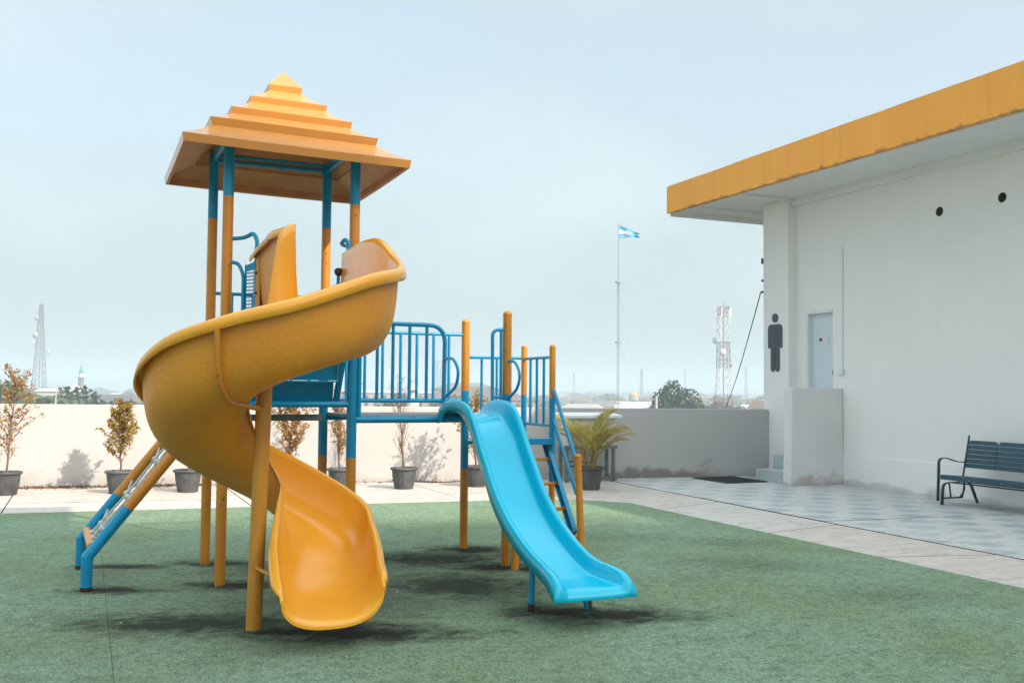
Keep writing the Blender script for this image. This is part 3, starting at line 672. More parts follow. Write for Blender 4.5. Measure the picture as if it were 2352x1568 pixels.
# ------------------------------------------------------------------ potted plants
def pot(par, c, rt_=0.205, h=0.335, rb=0.15, seg=48):
    q = MB()
    f = lambda a, z: 1.0 + (0.018 * (1 if math.sin(a * 16) > 0.1 else -0.2) if 0.02 < z < 0.60 * h else 0)
    q.lathe([(0.001, 0.0), (rb * 0.96, 0.0), (rb, 0.012), (rb + (rt_ - rb) * 0.58, h * 0.58), (rb + (rt_ - rb) * 0.64, h * 0.64), (rt_ * 0.95, h * 0.90)], 96, c, 0, False, f)
    po = q.build('pot', m_pot, par)
    q = MB(); q.lathe([(rt_ * 0.95, h * 0.885), (rt_ * 1.06, h * 0.90), (rt_ * 1.08, h * 0.95), (rt_ * 1.05, h), (rt_ * 0.97, h), (rt_ * 0.94, h * 0.9), (rt_ * 0.93, h * 0.80)], seg, c); q.build('rim', m_pot, po)
    q = MB(); n = 24; vs = [(c[0], c[1], c[2] + h * 0.86)] + [(c[0] + rt_ * 0.935 * math.cos(2 * math.pi * k / n), c[1] + rt_ * 0.935 * math.sin(2 * math.pi * k / n), c[2] + h * 0.84) for k in range(n)]
    q.add(vs, [(0, 1 + k, 1 + (k + 1) % n) for k in range(n)]); q.build('soil', m_soil, par)
def leaf(bb, p, d, ln, wd, rn):
    d = d.normalized(); s = d.cross(Vector((rn.uniform(-1, 1), rn.uniform(-1, 1), rn.uniform(-1, 1)))).normalized() * wd / 2; nn = d.cross(s).normalized() * ln * 0.12
    bb.add([p, p + d * ln * 0.45 + s + nn, p + d * ln, p + d * ln * 0.45 - s + nn], [(0, 1, 2, 3)], 0, False)
def shrub(label, x, y, H, spread, dens, shape, mt, seed, lean=0.0):
    rn = random.Random(seed); t = thing('potted_shrub', label, 'plant', (x, y, 0), 'potted shrubs along the parapet')
    pot(t, (x, y, 0)); st = MB(); lf = MB(); z0 = 0.27
    top = Vector((x + lean * H, y + rn.uniform(-.05, .05), z0 + H))
    trunk = [Vector((x, y, z0))]
    for i in range(1, 8):
        f = i / 7; trunk.append(Vector((x, y, z0)).lerp(top, f) + Vector((rn.uniform(-.02, .02), rn.uniform(-.02, .02), 0)))
    st.tube(trunk, 0.012, 6, radii=[0.016 * (1 - 0.8 * i / 7) + 0.002 for i in range(8)])
    nb = 40
    for i in range(nb):
        f = 0.16 + 0.84 * (i / nb) ** 0.9
        k = min(int(f * 7), 6); p = trunk[k].lerp(trunk[k + 1], f * 7 - k)
        prof = {'cone': (1.05 - f) ** 0.8 * min(1, (f - 0.05) * 5), 'round': math.sin(math.pi * min(1, (f * 0.92 + 0.06))) ** 0.7, 'fan': 0.45 + 0.55 * f, 'tall': 0.35 + 0.6 * math.sin(math.pi * f)}[shape]
        ln = spread * prof * rn.uniform(0.6, 1.15) + 0.06; a = rn.uniform(0, 6.283); el = rn.uniform(0.45, 1.0) if shape != 'fan' else rn.uniform(0.9, 1.3)
        d = Vector((math.cos(a) * math.cos(el), math.sin(a) * math.cos(el), math.sin(el))); pts = [p]
        for s_ in range(4):
            d = (d + Vector((rn.uniform(-.25, .25), rn.uniform(-.25, .25), rn.uniform(-.05, .28)))).normalized(); pts.append(pts[-1] + d * ln / 4 * 1.2)
        st.tube(pts, 0.004, 4, radii=[0.0055, 0.0045, 0.0035, 0.0025, 0.0015])
        for j in range(1, 5):
            for _ in range(2):
                d2 = (d + Vector((rn.uniform(-1, 1), rn.uniform(-1, 1), rn.uniform(-.3, .8)))).normalized(); q2 = pts[j]; e = q2 + d2 * rn.uniform(0.05, 0.11)
                st.tube([q2, q2.lerp(e, 0.5) + Vector((rn.uniform(-.01, .01), 0, rn.uniform(0, .01))), e], 0.0018, 3, caps=False)
                cnt = int(dens * rn.uniform(0.4, 1.6) + rn.random()) if rn.random() < 0.85 else 0
                for _l in range(cnt):
                    q3 = q2.lerp(e, rn.uniform(0.2, 1.05)); dl = Vector((rn.uniform(-1, 1), rn.uniform(-1, 1), rn.uniform(-.6, 1)))
                    leaf(lf, q3 + Vector((rn.uniform(-.015, .015), rn.uniform(-.015, .015), rn.uniform(-.015, .015))), dl, rn.uniform(0.035, 0.065), rn.uniform(0.018, 0.032), rn)
    st.build('stem', m_stem, t); lf.build('foliage', mt, t); return t
shrub('tall sparse shrub with rusty leaves in grey pot at the left edge', -1.0, 16.02, 1.42, 0.33, 3.0, 'tall', m_leafr, 11, 0.06)
shrub('small cone shaped olive shrub in grey pot left of the rope ladder', 0.53, 15.72, 0.98, 0.33, 8.0, 'cone', m_leaf, 12, 0.02)
shrub('shrub in grey pot half hidden behind the rope ladder and the spiral slide', 1.48, 15.62, 0.55, 0.26, 2.5, 'round', m_leaf, 13)
shrub('rounded orange leaved shrub seen beneath the tower just right of the slide column', 2.95, 15.42, 1.02, 0.38, 7.5, 'round', m_leafr, 14, 0.03)
shrub('thin rusty shrub in grey pot behind the two blue tower posts', 3.72, 15.2, 1.0, 0.40, 2.6, 'fan', m_leafr, 15, -0.06)
shrub('nearly bare twiggy shrub in grey pot under the blue bridge deck', 4.7, 15.03, 1.18, 0.30, 0.10, 'fan', m_leafr, 16, -0.10)
shrub('leafy olive shrub in grey pot hidden behind the top of the blue slide', 5.92, 15.0, 1.0, 0.42, 4.2, 'round', m_leaf, 17, -0.08)

# potted palm
pt = thing('potted_palm', 'yellowing feathery palm in dark ribbed pot beside the cabinet', 'plant', (7.47, 13.98, 0))
pot(pt, (7.47, 13.98, 0), 0.225, 0.36, 0.165)
rn = random.Random(5); sm = MB(); pf = MB(); c0 = Vector((7.47, 13.98, 0.30))
fr_ = [(rn.uniform(0, 360) if k > 15 else k * 24 + rn.uniform(-9, 9), rn.uniform(0.62, 0.84), [0.42, 0.75, 1.0, 0.60, 1.2][k % 5] + rn.uniform(-.1, .1)) for k in range(24)]
for k in range(9):
    a = rn.uniform(0, 6.28); b0 = c0 + Vector((math.cos(a), math.sin(a), 0)) * 0.06; e = b0 + Vector((math.cos(a) * 0.10, math.sin(a) * 0.10, rn.uniform(.28, .5)))
    sm.tube([b0, b0.lerp(e, .5), e], 0.016, 7, radii=[0.021, 0.017, 0.010])
for (az, ln, el) in fr_:
    a = R(az); d = Vector((math.cos(a) * math.cos(el), math.sin(a) * math.cos(el), math.sin(el) + 1.05)).normalized(); b0 = c0 + Vector((math.cos(a) * .07, math.sin(a) * .07, rn.uniform(.10, .34)))
    p_ = b0.copy(); spn = [p_.copy()]; ns = 18
    for i in range(ns):
        d = (d + Vector((math.cos(a) * .022, math.sin(a) * .022, -0.030 - 0.055 * (i / ns) ** 1.5))).normalized(); p_ = p_ + d * ln / ns; spn.append(p_.copy())
    sm.tube(spn, 0.006, 5, radii=[0.0085 - 0.0070 * i / ns for i in range(ns + 1)])
    for i in range(5, ns):
        tdir = (spn[i + 1] - spn[i - 1]).normalized(); sd_ = tdir.cross(Vector((0, 0, 1))).normalized(); upv = sd_.cross(tdir)
        for sgn in (-1, 1):
            for h_ in (0, .33, .66):
                q0 = spn[i].lerp(spn[i + 1], h_); f = (i + h_) / ns; L_ = 0.27 * math.sin(math.pi * (0.10 + 0.80 * f)) ** 0.8 * rn.uniform(.85, 1.1)
                dl = (tdir * (0.85 + .5 * f) + sd_ * sgn * 0.70 + upv * rn.uniform(0.10, 0.45)).normalized()
                m1 = q0 + dl * L_ * .5; e1 = q0 + dl * L_ + Vector((0, 0, -0.05 * rn.random() - .015)); ww = tdir * 0.0085
                pf.add([q0 - ww * .5, q0 + ww * .5, m1 + ww, e1, m1 - ww], [(0, 1, 2, 4), (4, 2, 3)], 0, False)
sm.build('stem', mat('palm_stem', (0.30, 0.21, 0.07), 0.7, (0.20, 0.12, 0.05), 20), pt); pf.build('fronds', m_palm, pt)

# ------------------------------------------------------------------ play structure
ps = thing('play_structure', 'yellow and blue playground set with roofed tower, spiral slide and straight slide', 'playground set', (2.0, 8.6, 0))
FR, BK = 8.17, 9.18
def post(x, y, r, segs, cap, foot=False, par=ps):
    """segs: [(z0, z1, mi)] with 0 yellow, 1 blue"""
    zs = [segs[0][0]]; mi = []
    for a, c, q in segs: zs.append(c); mi.append(q)
    bb = MB(); bb.tube([(x, y, z) for z in zs], r, 24, mis=mi); po = bb.build('post', [m_yel, m_blu], par)
    if cap:
        z = zs[-1]; cp = MB(); cp.lathe([(r * 1.0, 0.0), (r * 1.035, 0.001), (r * 1.035, 0.012), (r * 0.98, r * 0.55), (r * 0.8, r * 0.85), (r * 0.45, r * 1.06), (0.001, r * 1.12)], 24, (x, y, z)); cp.build('cap', m_yel, po)
    if foot:
        cp = MB(); cp.lathe([(r * 1.015, 0.018), (r * 1.02, 0.02), (r * 1.015, 0.05 + 0.01 * random.random())], 24, (x, y, 0)); cp.build('foot_stain', m_rust, po)
    return po
post(1.03, BK, 0.043, [(0, 0.97, 0), (0.97, 1.905, 1), (1.905, 3.11, 0), (3.11, 3.71, 1)], False)
post(1.035, FR, 0.043, [(0, 0.97, 0), (0.97, 1.905, 1), (1.905, 3.14, 0), (3.14, 3.71, 1)], False)
post(2.07, BK, 0.043, [(0, 0.96, 0), (0.96, 1.905, 1), (1.905, 3.10, 0), (3.10, 3.71, 1)], False)
post(2.085, FR, 0.043, [(0, 1.005, 0), (1.005, 1.905, 1), (1.905, 3.155, 0), (3.155, 3.71, 1)], False)
post(3.495, BK, 0.040, [(0, 0.80, 0), (0.80, 1.574, 1), (1.574, 2.245, 0)], True)
post(3.515, FR, 0.040, [(0, 0.80, 0), (0.80, 1.548, 1), (1.548, 2.26, 0)], True)
post(3.514, 7.95, 0.034, [(0, 0.86, 0)], False)
post(4.10, 9.09, 0.029, [(0, 0.7, 0), (0.7, 1.535, 1), (1.535, 2.01, 0)], True)
post(4.10, 8.43, 0.030, [(0, 0.7, 0), (0.7, 1.512, 1), (1.512, 1.99, 0)], True)
ip = MB(); ip.tube([(4.115, 7.83, 0), (4.095, 7.885, 0.985)], 0.032, 20); ipo = ip.build('post', m_yel, ps)
cp = MB(); cp.lathe([(0.032, 0), (0.0333, 0.001), (0.0333, 0.012), (0.031, 0.02), (0.024, 0.03), (0.001, 0.036)], 20, (4.095, 7.885, 0.983)); cp.build('cap', m_yel, ipo)

# ---- pagoda roof: each tier its own shell, undercut risers, slightly sagging to the right
rfp = MB()
RC = Vector((1.535, 8.62, 0)); TILTR = 0.020
tiers = [(0.905, 3.498), (0.895, 3.44), None]
levels = [(0.0, 4.361), (0.145, 4.200), (0.135, 4.149), (0.325, 4.024), (0.315, 3.976), (0.502, 3.861), (0.490, 3.808), (0.682, 3.706), (0.666, 3.644), (0.905, 3.500), (0.895, 3.436)]
def sq(s, z, n=6, sag=0.0):
    out = []
    for k in range(4):
        a = [(-s, -s), (s, -s), (s, s), (-s, s)][k]; c = [(-s, -s), (s, -s), (s, s), (-s, s)][(k + 1) % 4]
        for i in range(n):
            f = i / n; x = a[0] + (c[0] - a[0]) * f; y = a[1] + (c[1] - a[1]) * f
            out.append((RC.x + x, RC.y + y, z - TILTR * x * (1 if s > .6 else s / .6) - sag * math.sin(math.pi * f)))
    return out
loops = []
for s, z in levels: loops.append(sq(max(s, 0.004), z, 6, 0.006 if s > 0.8 else 0.0))
N = 24
for i in range(len(loops) - 1):
    # concave slope between a riser foot and the next rim: add two intermediate loops
    a, c = loops[i], loops[i + 1]; (s0, z0), (s1, z1) = levels[i], levels[i + 1]
    chain = [a]
    if s1 > s0 and i > 0:
        for f in (0.33, 0.66): chain.append([tuple(np.array(p) * (1 - f) + np.array(q) * f + np.array((0, 0, -0.014 * math.sin(math.pi * f)))) for p, q in zip(a, c)])
    chain.append(c)
    for u_, v_ in zip(chain[:-1], chain[1:]):
        rfp.add(list(u_) + list(v_), [(k, N + k, N + (k + 1) % N, (k + 1) % N) for k in range(N)], 0, False)
roof = rfp.build('roof', m_yroof, ps)
# underside moulding in bare laminate
un = MB()
ul = [sq(0.895, 3.436, 6, 0.006), sq(0.87, 3.438, 6), sq(0.865, 3.50, 6), sq(0.66, 3.60, 6), sq(0.655, 3.625, 6), sq(0.48, 3.77, 6), sq(0.47, 3.80, 6), sq(0.30, 3.94), sq(0.12, 4.10), sq(0.01, 4.2)]
for u_, v_ in zip(ul[:-1], ul[1:]): un.add(list(u_) + list(v_), [(k, N + k, N + (k + 1) % N, (k + 1) % N) for k in range(N)], 0, False)
un.build('underside', m_under, roof)
# blue frame tying the post heads
for (p, q_) in (((1.03, BK), (2.07, BK)), ((1.035, FR), (2.085, FR)), ((1.035, FR), (1.03, BK)), ((2.085, FR), (2.07, BK))):
    for z, r in ((3.70, 0.017), (3.645, 0.021)):
        t = MB(); t.tube([(p[0], p[1], z), (q_[0], q_[1], z)], r, 12); t.build('roof_beam', m_blu, ps)

# ---- decks and beams
def rod(name, pts, r, mt, par=ps, seg=14, fil=0.0, n=6):
    t = MB(); t.tube(fillet(pts, fil, n) if fil else pts, r, seg); return t.build(name, mt, par)
rod('deck_beam', [(2.12, FR, 1.325), (3.48, FR, 1.325)], 0.030, m_blu)
rod('deck_beam', [(2.10, BK, 1.315), (3.46, BK, 1.315)], 0.026, m_blu)
for x0, x1 in ((2.10, 2.56), (2.57, 3.02), (3.03, 3.47)):
    t = MB(); t.box(x0, x1, FR + 0.02, BK - 0.02, 1.335, 1.362); t.build('deck_panel', m_slab, ps, 0.003)
t = MB(); t.box(1.06, 2.05, BK - 0.06, BK - 0.02, 1.285, 1.345); t.build('deck_edge', m_slab, ps)
t = MB(); t.box(1.05, 2.07, FR + 0.03, BK - 0.062, 1.44, 1.465); t.build('deck_panel', m_slab, ps, 0.003)
rod('deck_beam', [(1.06, FR, 1.455), (2.06, FR, 1.455)], 0.027, m_blu)
rod('deck_beam', [(1.06, BK, 1.315), (2.04, BK, 1.315)], 0.022, m_blu)
rod('deck_beam', [(1.03, FR + .03, 1.44), (1.03, BK - .03, 1.44)], 0.024, m_blu)
rod('deck_beam', [(3.53, BK, 1.06), (4.08, 9.09, 1.06)], 0.02, m_blu)
rod('deck_beam', [(4.10, 9.07, 1.08), (4.10, 8.46, 1.08)], 0.02, m_blu)
t = MB(); t.box(3.55, 4.09, 8.36, 8.40, 1.075, 1.135); t.build('deck_beam', m_blu, ps, 0.004)
t = MB(); t.box(3.54, 4.08, 8.405, 9.12, 1.105, 1.13); t.build('deck_panel', m_slab, ps)
# steps up inside the tower to the spiral slide, seen from below
for (ya, yb, z0, z1) in ((8.36, 8.33, 1.475, 1.64), (8.20, 8.16, 1.655, 1.84), (8.05, 8.02, 1.855, 1.93)):
    t = MB(); t.hexa([(1.12, ya, z0), (1.965, ya, z0), (1.965, ya + 0.015, z0), (1.12, ya + 0.015, z0)], [(1.12, yb, z1), (1.965, yb, z1), (1.965, yb + 0.015, z1), (1.12, yb + 0.015, z1)]); t.build('step_riser', m_blu, ps, 0.003)
for y0_, y1_, z in ((8.16, 8.36, 1.645), (8.02, 8.20, 1.845)):
    t = MB(); t.box(1.12, 1.965, y0_ + 0.004, y1_ + 0.004, z - 0.006, z + 0.006); t.build('step_tread', m_blu, ps)
t = MB(); t.hexa([(1.968, 8.40, 1.44), (2.008, 8.40, 1.44), (2.008, 8.32, 1.44), (1.968, 8.32, 1.44)], [(1.968, 8.10, 1.93), (2.008, 8.10, 1.93), (2.008, 8.0, 1.93), (1.968, 8.0, 1.93)]); t.build('stringer', m_blu, ps, 0.004)

# ---- guard rails
def rail_panel(name, frame, r, bars, rb):
    o = rod(name, frame[0], r, m_blu, ps, 14, frame[1])
    for a in bars: rod('bar', a, rb, m_blu, o, 10)
    return o
g1 = rod('guardrail', [(2.145, FR - .005, 1.355), (2.145, FR - .005, 2.15), (2.915, FR - .005, 2.15), (2.905, FR - .005, 1.352)], 0.0195, m_blu, ps, 14, 0.16, 8)
rod('lower_rail', [(2.15, FR - .005, 1.486), (2.905, FR - .005, 1.486)], 0.0165, m_blu, g1)
for x in (2.300, 2.439, 2.589, 2.745): rod('bar', [(x, FR - .005, 1.49), (x, FR - .005, 2.148)], 0.0146, m_blu, g1, 10)
rod('grab_loop', [(2.912, FR, 1.857), (2.912, 7.93, 1.857), (2.912, 7.80, 1.745), (2.912, 7.86, 1.61), (2.908, FR, 1.508)], 0.0135, m_blu, g1, 12, 0.11, 8)
g2 = rod('guardrail', [(2.10, BK, 2.132), (3.46, BK, 2.132)], 0.0165, m_blu)
rod('lower_rail', [(2.10, BK, 1.482), (3.46, BK, 1.482)], 0.0145, m_blu, g2)
for x in (2.285, 2.464, 2.639, 2.819, 2.985, 3.158, 3.319): rod('bar', [(x, BK, 1.482), (x, BK, 2.13)], 0.0146, m_blu, g2, 10)
g3 = rod('guardrail', [(3.49, FR, 2.135), (3.368, FR - .005, 2.125), (3.372, FR - .005, 1.352)], 0.016, m_blu, ps, 14, 0.11, 8)
rod('bar', [(3.455, FR, 1.36), (3.455, FR, 2.12)], 0.0140, m_blu, g3, 10)
rod('lower_rail', [(3.37, FR, 1.522), (3.48, FR, 1.522)], 0.0135, m_blu, g3)
rod('grab_loop', [(3.515, FR, 1.845), (3.515, 7.98, 1.845), (3.515, 7.87, 1.72), (3.515, 7.93, 1.60), (3.515, FR, 1.49)], 0.0125, m_blu, g3, 12, 0.10, 8)
g4 = rod('guardrail', [(3.53, BK, 1.908), (4.08, 9.10, 1.908)], 0.0145, m_blu)
for x in (3.664, 3.82, 3.96): rod('bar', [(x, BK - 0.08 * (x - 3.53) / .55, 1.25), (x, BK - 0.08 * (x - 3.53) / .55, 1.905)], 0.0135, m_blu, g4, 10)
rod('lower_rail', [(3.53, BK, 1.25), (4.08, 9.10, 1.25)], 0.013, m_blu, g4)
g5 = rod('guardrail', [(4.10, 9.07, 1.903), (4.10, 8.45, 1.903)], 0.0145, m_blu)
rod('lower_rail', [(4.10, 9.07, 1.25), (4.10, 8.45, 1.25)], 0.0145, m_blu, g5)
for y in (8.93, 8.78, 8.62): rod('bar', [(4.10, y, 1.25), (4.10, y, 1.90)], 0.0135, m_blu, g5, 10)
g6 = rod('guardrail', [(1.06, BK, 2.437), (2.05, BK, 2.437)], 0.0155, m_blu)
for x in (1.215, 1.40, 1.58, 1.76, 1.93): rod('bar', [(x, BK, 1.56), (x, BK, 2.435)], 0.0125, m_blu, g6, 10)
rod('lower_rail', [(1.06, BK, 1.56), (2.05, BK, 1.56)], 0.013, m_blu, g6)
for x in (2.132,):
    t = MB(); t.box(x - 0.012, x + 0.02, FR - 0.035, FR + 0.02, 1.925, 1.962); t.build('clamp', m_yel, g1, 0.004)
    t = MB(); t.tube([(x + 0.008, FR - 0.035, 1.943), (x + 0.008, FR - 0.042, 1.943)], 0.007, 8); t.build('bolt', m_dark, g1)
# handles and the perforated cheek plates at the slide mouth
h1 = rod('handle', [(1.07, FR, 2.795), (1.165, 8.10, 2.80), (1.215, 8.0, 2.83), (1.243, 7.98, 2.77), (1.237, 7.98, 2.62)], 0.0165, m_blu, ps, 12, 0.06, 6)
h2 = rod('handle', [(2.06, FR, 2.79), (1.945, 8.10, 2.80), (1.965, 8.0, 2.83), (1.992, 8.0, 2.80), (1.986, 8.0, 2.60)], 0.0165, m_blu, ps, 12, 0.05, 6)
h3 = rod('handle', [(1.06, 8.15, 2.605), (1.12, 8.12, 2.59), (1.158, 8.10, 2.50), (1.158, 8.10, 1.95)], 0.015, m_blu, ps, 12, 0.08, 6)
pp = MB()                                          # diamond mesh: lattice of thin strips inside a frame
PX0, PX1 = Vector((1.172, 8.10, 0)), Vector((1.245, 7.98, 0))
def pq(u, z, off=0.0): v = PX0.lerp(PX1, u); return (v.x - off * 0.8, v.y - off * 0.5, z)
pp.hexa([pq(0, 1.95), pq(1, 1.95), pq(1, 1.95, .006), pq(0, 1.95, .006)], [pq(0, 2.02), pq(1, 2.02), pq(1, 2.02, .006), pq(0, 2.02, .006)])
pp.hexa([pq(0, 2.52), pq(1, 2.54), pq(1, 2.54, .006), pq(0, 2.52, .006)], [pq(0, 2.57), pq(1, 2.605), pq(1, 2.605, .006), pq(0, 2.57, .006)])
for u0, u1 in ((0, .12), (.88, 1)): pp.hexa([pq(u0, 1.95), pq(u1, 1.95), pq(u1, 1.95, .006), pq(u0, 1.95, .006)], [pq(u0, 2.58), pq(u1, 2.58), pq(u1, 2.58, .006), pq(u0, 2.58, .006)])
ppo = pp.build('cheek_plate', m_blu, ps)
for k in range(20):
    z = 2.0 + k * 0.028
    t = MB(); t.tube([pq(.1, z), pq(.37, z + .014), pq(.63, z), pq(.9, z + .014)], 0.0035, 5); t.tube([pq(.1, z + .014), pq(.37, z), pq(.63, z + .014), pq(.9, z)], 0.0035, 5); t.build('mesh_strand', m_blu, ppo)
t = MB(); t.lathe([(0.001, -.035), (.02, -.03), (.034, -.012), (.036, .012), (.022, .03), (.001, .036)], 16, (1.935, 8.10, 2.565)); t.build('knob', m_dark, ps)
rod('knob_stem', [(1.935, 8.10, 2.54), (1.93, 8.11, 2.3)], 0.014, m_blu)

# ---- spiral slide, lofted through key sections: inner rim (x,y,z), outer rim (x,y,z), floor z, inner-lip, wall roundness
C0 = (1.158, 6.62)
def on(th, r): return (C0[0] + r * math.cos(R(th)), C0[1] + r * math.sin(R(th)))
keys = []
def key(i, o, zi, zo, zf, lip): keys.append((i[0], i[1], zi, o[0], o[1], zo, zf, lip))
key((1.255, 8.10), (1.965, 8.10), 2.66, 2.72, 1.95, 0.9)
key((1.255, 7.75), (1.96, 7.72), 2.69, 2.735, 1.94, 0.9)
key((1.25, 7.35), (1.955, 7.32), 2.70, 2.725, 1.92, 0.9)
key((1.225, 6.98), (1.96, 6.98), 2.69, 2.68, 1.90, 1.0)
key((1.275, 6.74), on(0, .808), 2.69, 2.51, 1.86, 1.0)
key((1.275, 6.59), on(-28, .812), 2.685, 2.385, 1.81, 0.9)
key((1.215, 6.51), on(-56, .812), 2.655, 2.30, 1.755, 0.8)
key((1.140, 6.485), on(-90, .812), 2.54, 2.125, 1.655, 0.6)
key((1.075, 6.505), on(-120, .812), 2.06, 2.005, 1.54, 0.4)
key((1.02, 6.56), on(-150, .812), 1.74, 1.875, 1.42, 0.4)
key((0.98, 6.63), on(-180, .812), 1.58, 1.700, 1.27, 0.4)
key((1.00, 6.73), on(-210, .812), 1.42, 1.53, 1.10, 0.4)
key((1.08, 6.80), on(-240, .812), 1.25, 1.365, 0.94, 0.4)
key((1.18, 6.80), on(-270, .812), 1.08, 1.215, 0.78, 0.4)
key((1.25, 6.76), on(-300, .812), 0.95, 1.00, 0.60, 0.5)
key((1.23, 6.66), (1.875, 7.10), 0.83, 0.775, 0.43, 0.7)
key((1.18, 6.48), (1.875, 6.80), 0.64, 0.645, 0.33, 1.0)
key((1.145, 6.30), (1.82, 6.45), 0.56, 0.545, 0.262, 1.0)
key((1.115, 6.02), (1.74, 6.10), 0.455, 0.48, 0.228, 1.0)
key((1.105, 5.91), (1.715, 5.93), 0.41, 0.45, 0.212, 0.6)
key((1.10, 5.875), (1.71, 5.885), 0.375, 0.415, 0.206, 0.2)
K = catmull(keys, 10)
def profile(w, hi, ho, lip, lo=1.0, rd=0.0):
    """(s, z) from inner lip over the trough to the outer lip; z relative to floor. returns inner-skin points and material flags"""
    li = lip
    inner = [(-0.055 * li - .006, hi - 0.055 * li), (-0.052 * li - .006, hi - 0.012 * li), (-0.036 * li - .004, hi + 0.004), (-0.012 * li, hi + 0.008)]
    kk = [(0.004, hi), (0.006 + .01 * w, hi * 0.62 + 0.01), (0.05 * w + .01, hi * 0.30 + .01), (0.15 * w + .01, hi * 0.08), (0.33 * w, 0.0), (0.60 * w, 0.0),
                  (0.80 * w, ho * 0.085), (0.925 * w, ho * 0.30), (0.978 * w, ho * 0.62), (w - 0.004, ho)]
    kr = [(0.004, hi), (0.02 * w, hi * 0.66), (0.075 * w, hi * 0.38), (0.17 * w, hi * 0.16), (0.34 * w, hi * 0.025), (0.62 * w, ho * 0.02), (0.80 * w, ho * 0.14), (0.915 * w, ho * 0.36), (0.978 * w, ho * 0.66), (w - 0.004, ho)]
    tr = catmull([(a[0] * (1 - rd) + c[0] * rd, a[1] * (1 - rd) + c[1] * rd) for a, c in zip(kk, kr)], 4)
    outer = [(w + 0.012 * lo, ho + 0.010 * lo), (w + 0.036 * lo, ho + 0.006 * lo), (w + 0.054 * lo, ho - 0.012 * lo), (w + 0.060 * lo + .003, ho - 0.072 * lo)]
    return inner + [tuple(t) for t in tr] + outer
def loft(K, th=0.014):
    rings = []; nm = None
    for ik, k in enumerate(K):
        lo = 1.0 - 0.75 * max(0, 1 - (len(K) - 1 - ik) / 18.0) ** 1.5; rd = max(0, 1 - (len(K) - 1 - ik) / 55.0)
        I = Vector((k[0], k[1], 0)); O_ = Vector((k[3], k[4], 0)); w = (O_ - I).length; e = (O_ - I) / w
        pr = profile(w, k[2] - k[6], k[5] - k[6], k[7], lo, rd); n = len(pr); back = []
        for i in range(n):
            a = pr[max(i - 1, 0)]; c = pr[min(i + 1, n - 1)]; tx, tz = c[0] - a[0], c[1] - a[1]; l = math.hypot(tx, tz) or 1
            # outward normal (below / outside the trough)
            back.append((pr[i][0] + tz / l * th, pr[i][1] - tx / l * th))
        full = pr + back[::-1]
        rings.append([(I.x + e.x * s, I.y + e.y * s, k[6] + z) for s, z in full])
    return rings, n
rings, n_in = loft(K)
# rolled front lip: continue the last section forward and down
def shift(rg, dy, dz, sc=1.0): return [(x, y + dy, z + dz) for x, y, z in rg]
last = rings[-1]
rings += [shift(last, -0.018, -0.006), shift(last, -0.030, -0.018), shift(last, -0.034, -0.034)]
sl = MB(); M_ = len(rings[0])
vs = [v for rg in rings for v in rg]; fcs = []; mis = []
sl.v = [tuple(v) for v in vs]
for i in range(len(rings) - 1):
    for k in range(M_):
        k2 = (k + 1) % M_
        sl.f.append((i * M_ + k, i * M_ + k2, (i + 1) * M_ + k2, (i + 1) * M_ + k)); sl.s.append(True)
        outside = k >= n_in + 4 and k < 2 * n_in - 4
        sl.m.append(1 if outside else 0)
for rg_i, rev in ((0, False), (len(rings) - 1, True)):
    for k in range(n_in - 1):
        q = [rg_i * M_ + k, rg_i * M_ + k + 1, rg_i * M_ + 2 * n_in - 2 - k, rg_i * M_ + 2 * n_in - 1 - k]
        sl.f.append(tuple(q if rev else q[::-1])); sl.m.append(0); sl.s.append(False)
sp_ = sl.build('spiral_slide', [m_yin, m_yout], ps)
# centre column, bracket tubes, exit foot
t = MB(); t.tube([(1.058, 6.612, 0.0), (1.058 + .0245 * 1.5, 6.612, 1.5), (1.058 + .0245 * 2.1, 6.612, 2.12)], 0.0515, 28); t.build('centre_column', m_col, ps)
rod('slide_bracket', [(0.700, 5.885, 1.93), (0.715, 5.925, 1.62), (0.80, 6.12, 1.50), (1.085, 6.60, 1.45)], 0.0175, m_yel, ps, 12, 0.12, 8)
rod('slide_bracket', [(1.06, 6.57, 0.42), (1.135, 6.30, 0.40)], 0.014, m_yel)
rod('slide_foot', [(1.815, 6.58, 0.0), (1.80, 6.55, 0.27)], 0.028, m_yel)
for z in (2.50, 2.34):
    t = MB(); t.tube([(1.243, 7.93, z), (1.225, 7.92, z)], 0.011, 8); t.build('bolt', m_dark, sp_)
t = MB(); t.hexa([(1.238, 8.10, 1.95), (1.252, 8.10, 1.95), (1.252, 7.85, 1.95), (1.238, 7.85, 1.95)], [(1.238, 8.10, 2.62), (1.252, 8.10, 2.62), (1.252, 7.85, 2.66), (1.238, 7.85, 2.66)]); t.build('flange', m_yout, sp_)

# ---- straight cyan slide
XL, XR = 2.895, 3.295
prof = [(8.24, 1.345, 1.335, .03), (8.205, 1.41, 1.36, .12), (8.12, 1.462, 1.378, .155), (8.02, 1.486, 1.384, .10), (7.90, 1.496, 1.382, .085), (7.78, 1.497, 1.376, .085), (7.65, 1.487, 1.352, .10), (7.52, 1.448, 1.29, .12), (7.40, 1.358, 1.20, .12),
        (7.30, 1.243, 1.085, .12), (7.20, 1.12, 0.965, .12), (7.08, 0.998, 0.845, .12), (6.92, 0.826, 0.69, .12), (6.70, 0.665, 0.545, .115), (6.463, 0.543, 0.435, .11), (6.24, 0.458, 0.355, .10), (6.05, 0.412, 0.312, .10), (5.95, 0.398, 0.298, .10), (5.87, 0.384, 0.291, .11), (5.81, 0.366, 0.287, .12), (5.775, 0.345, 0.283, .115)]
KS = catmull(prof, 5)
rings = []
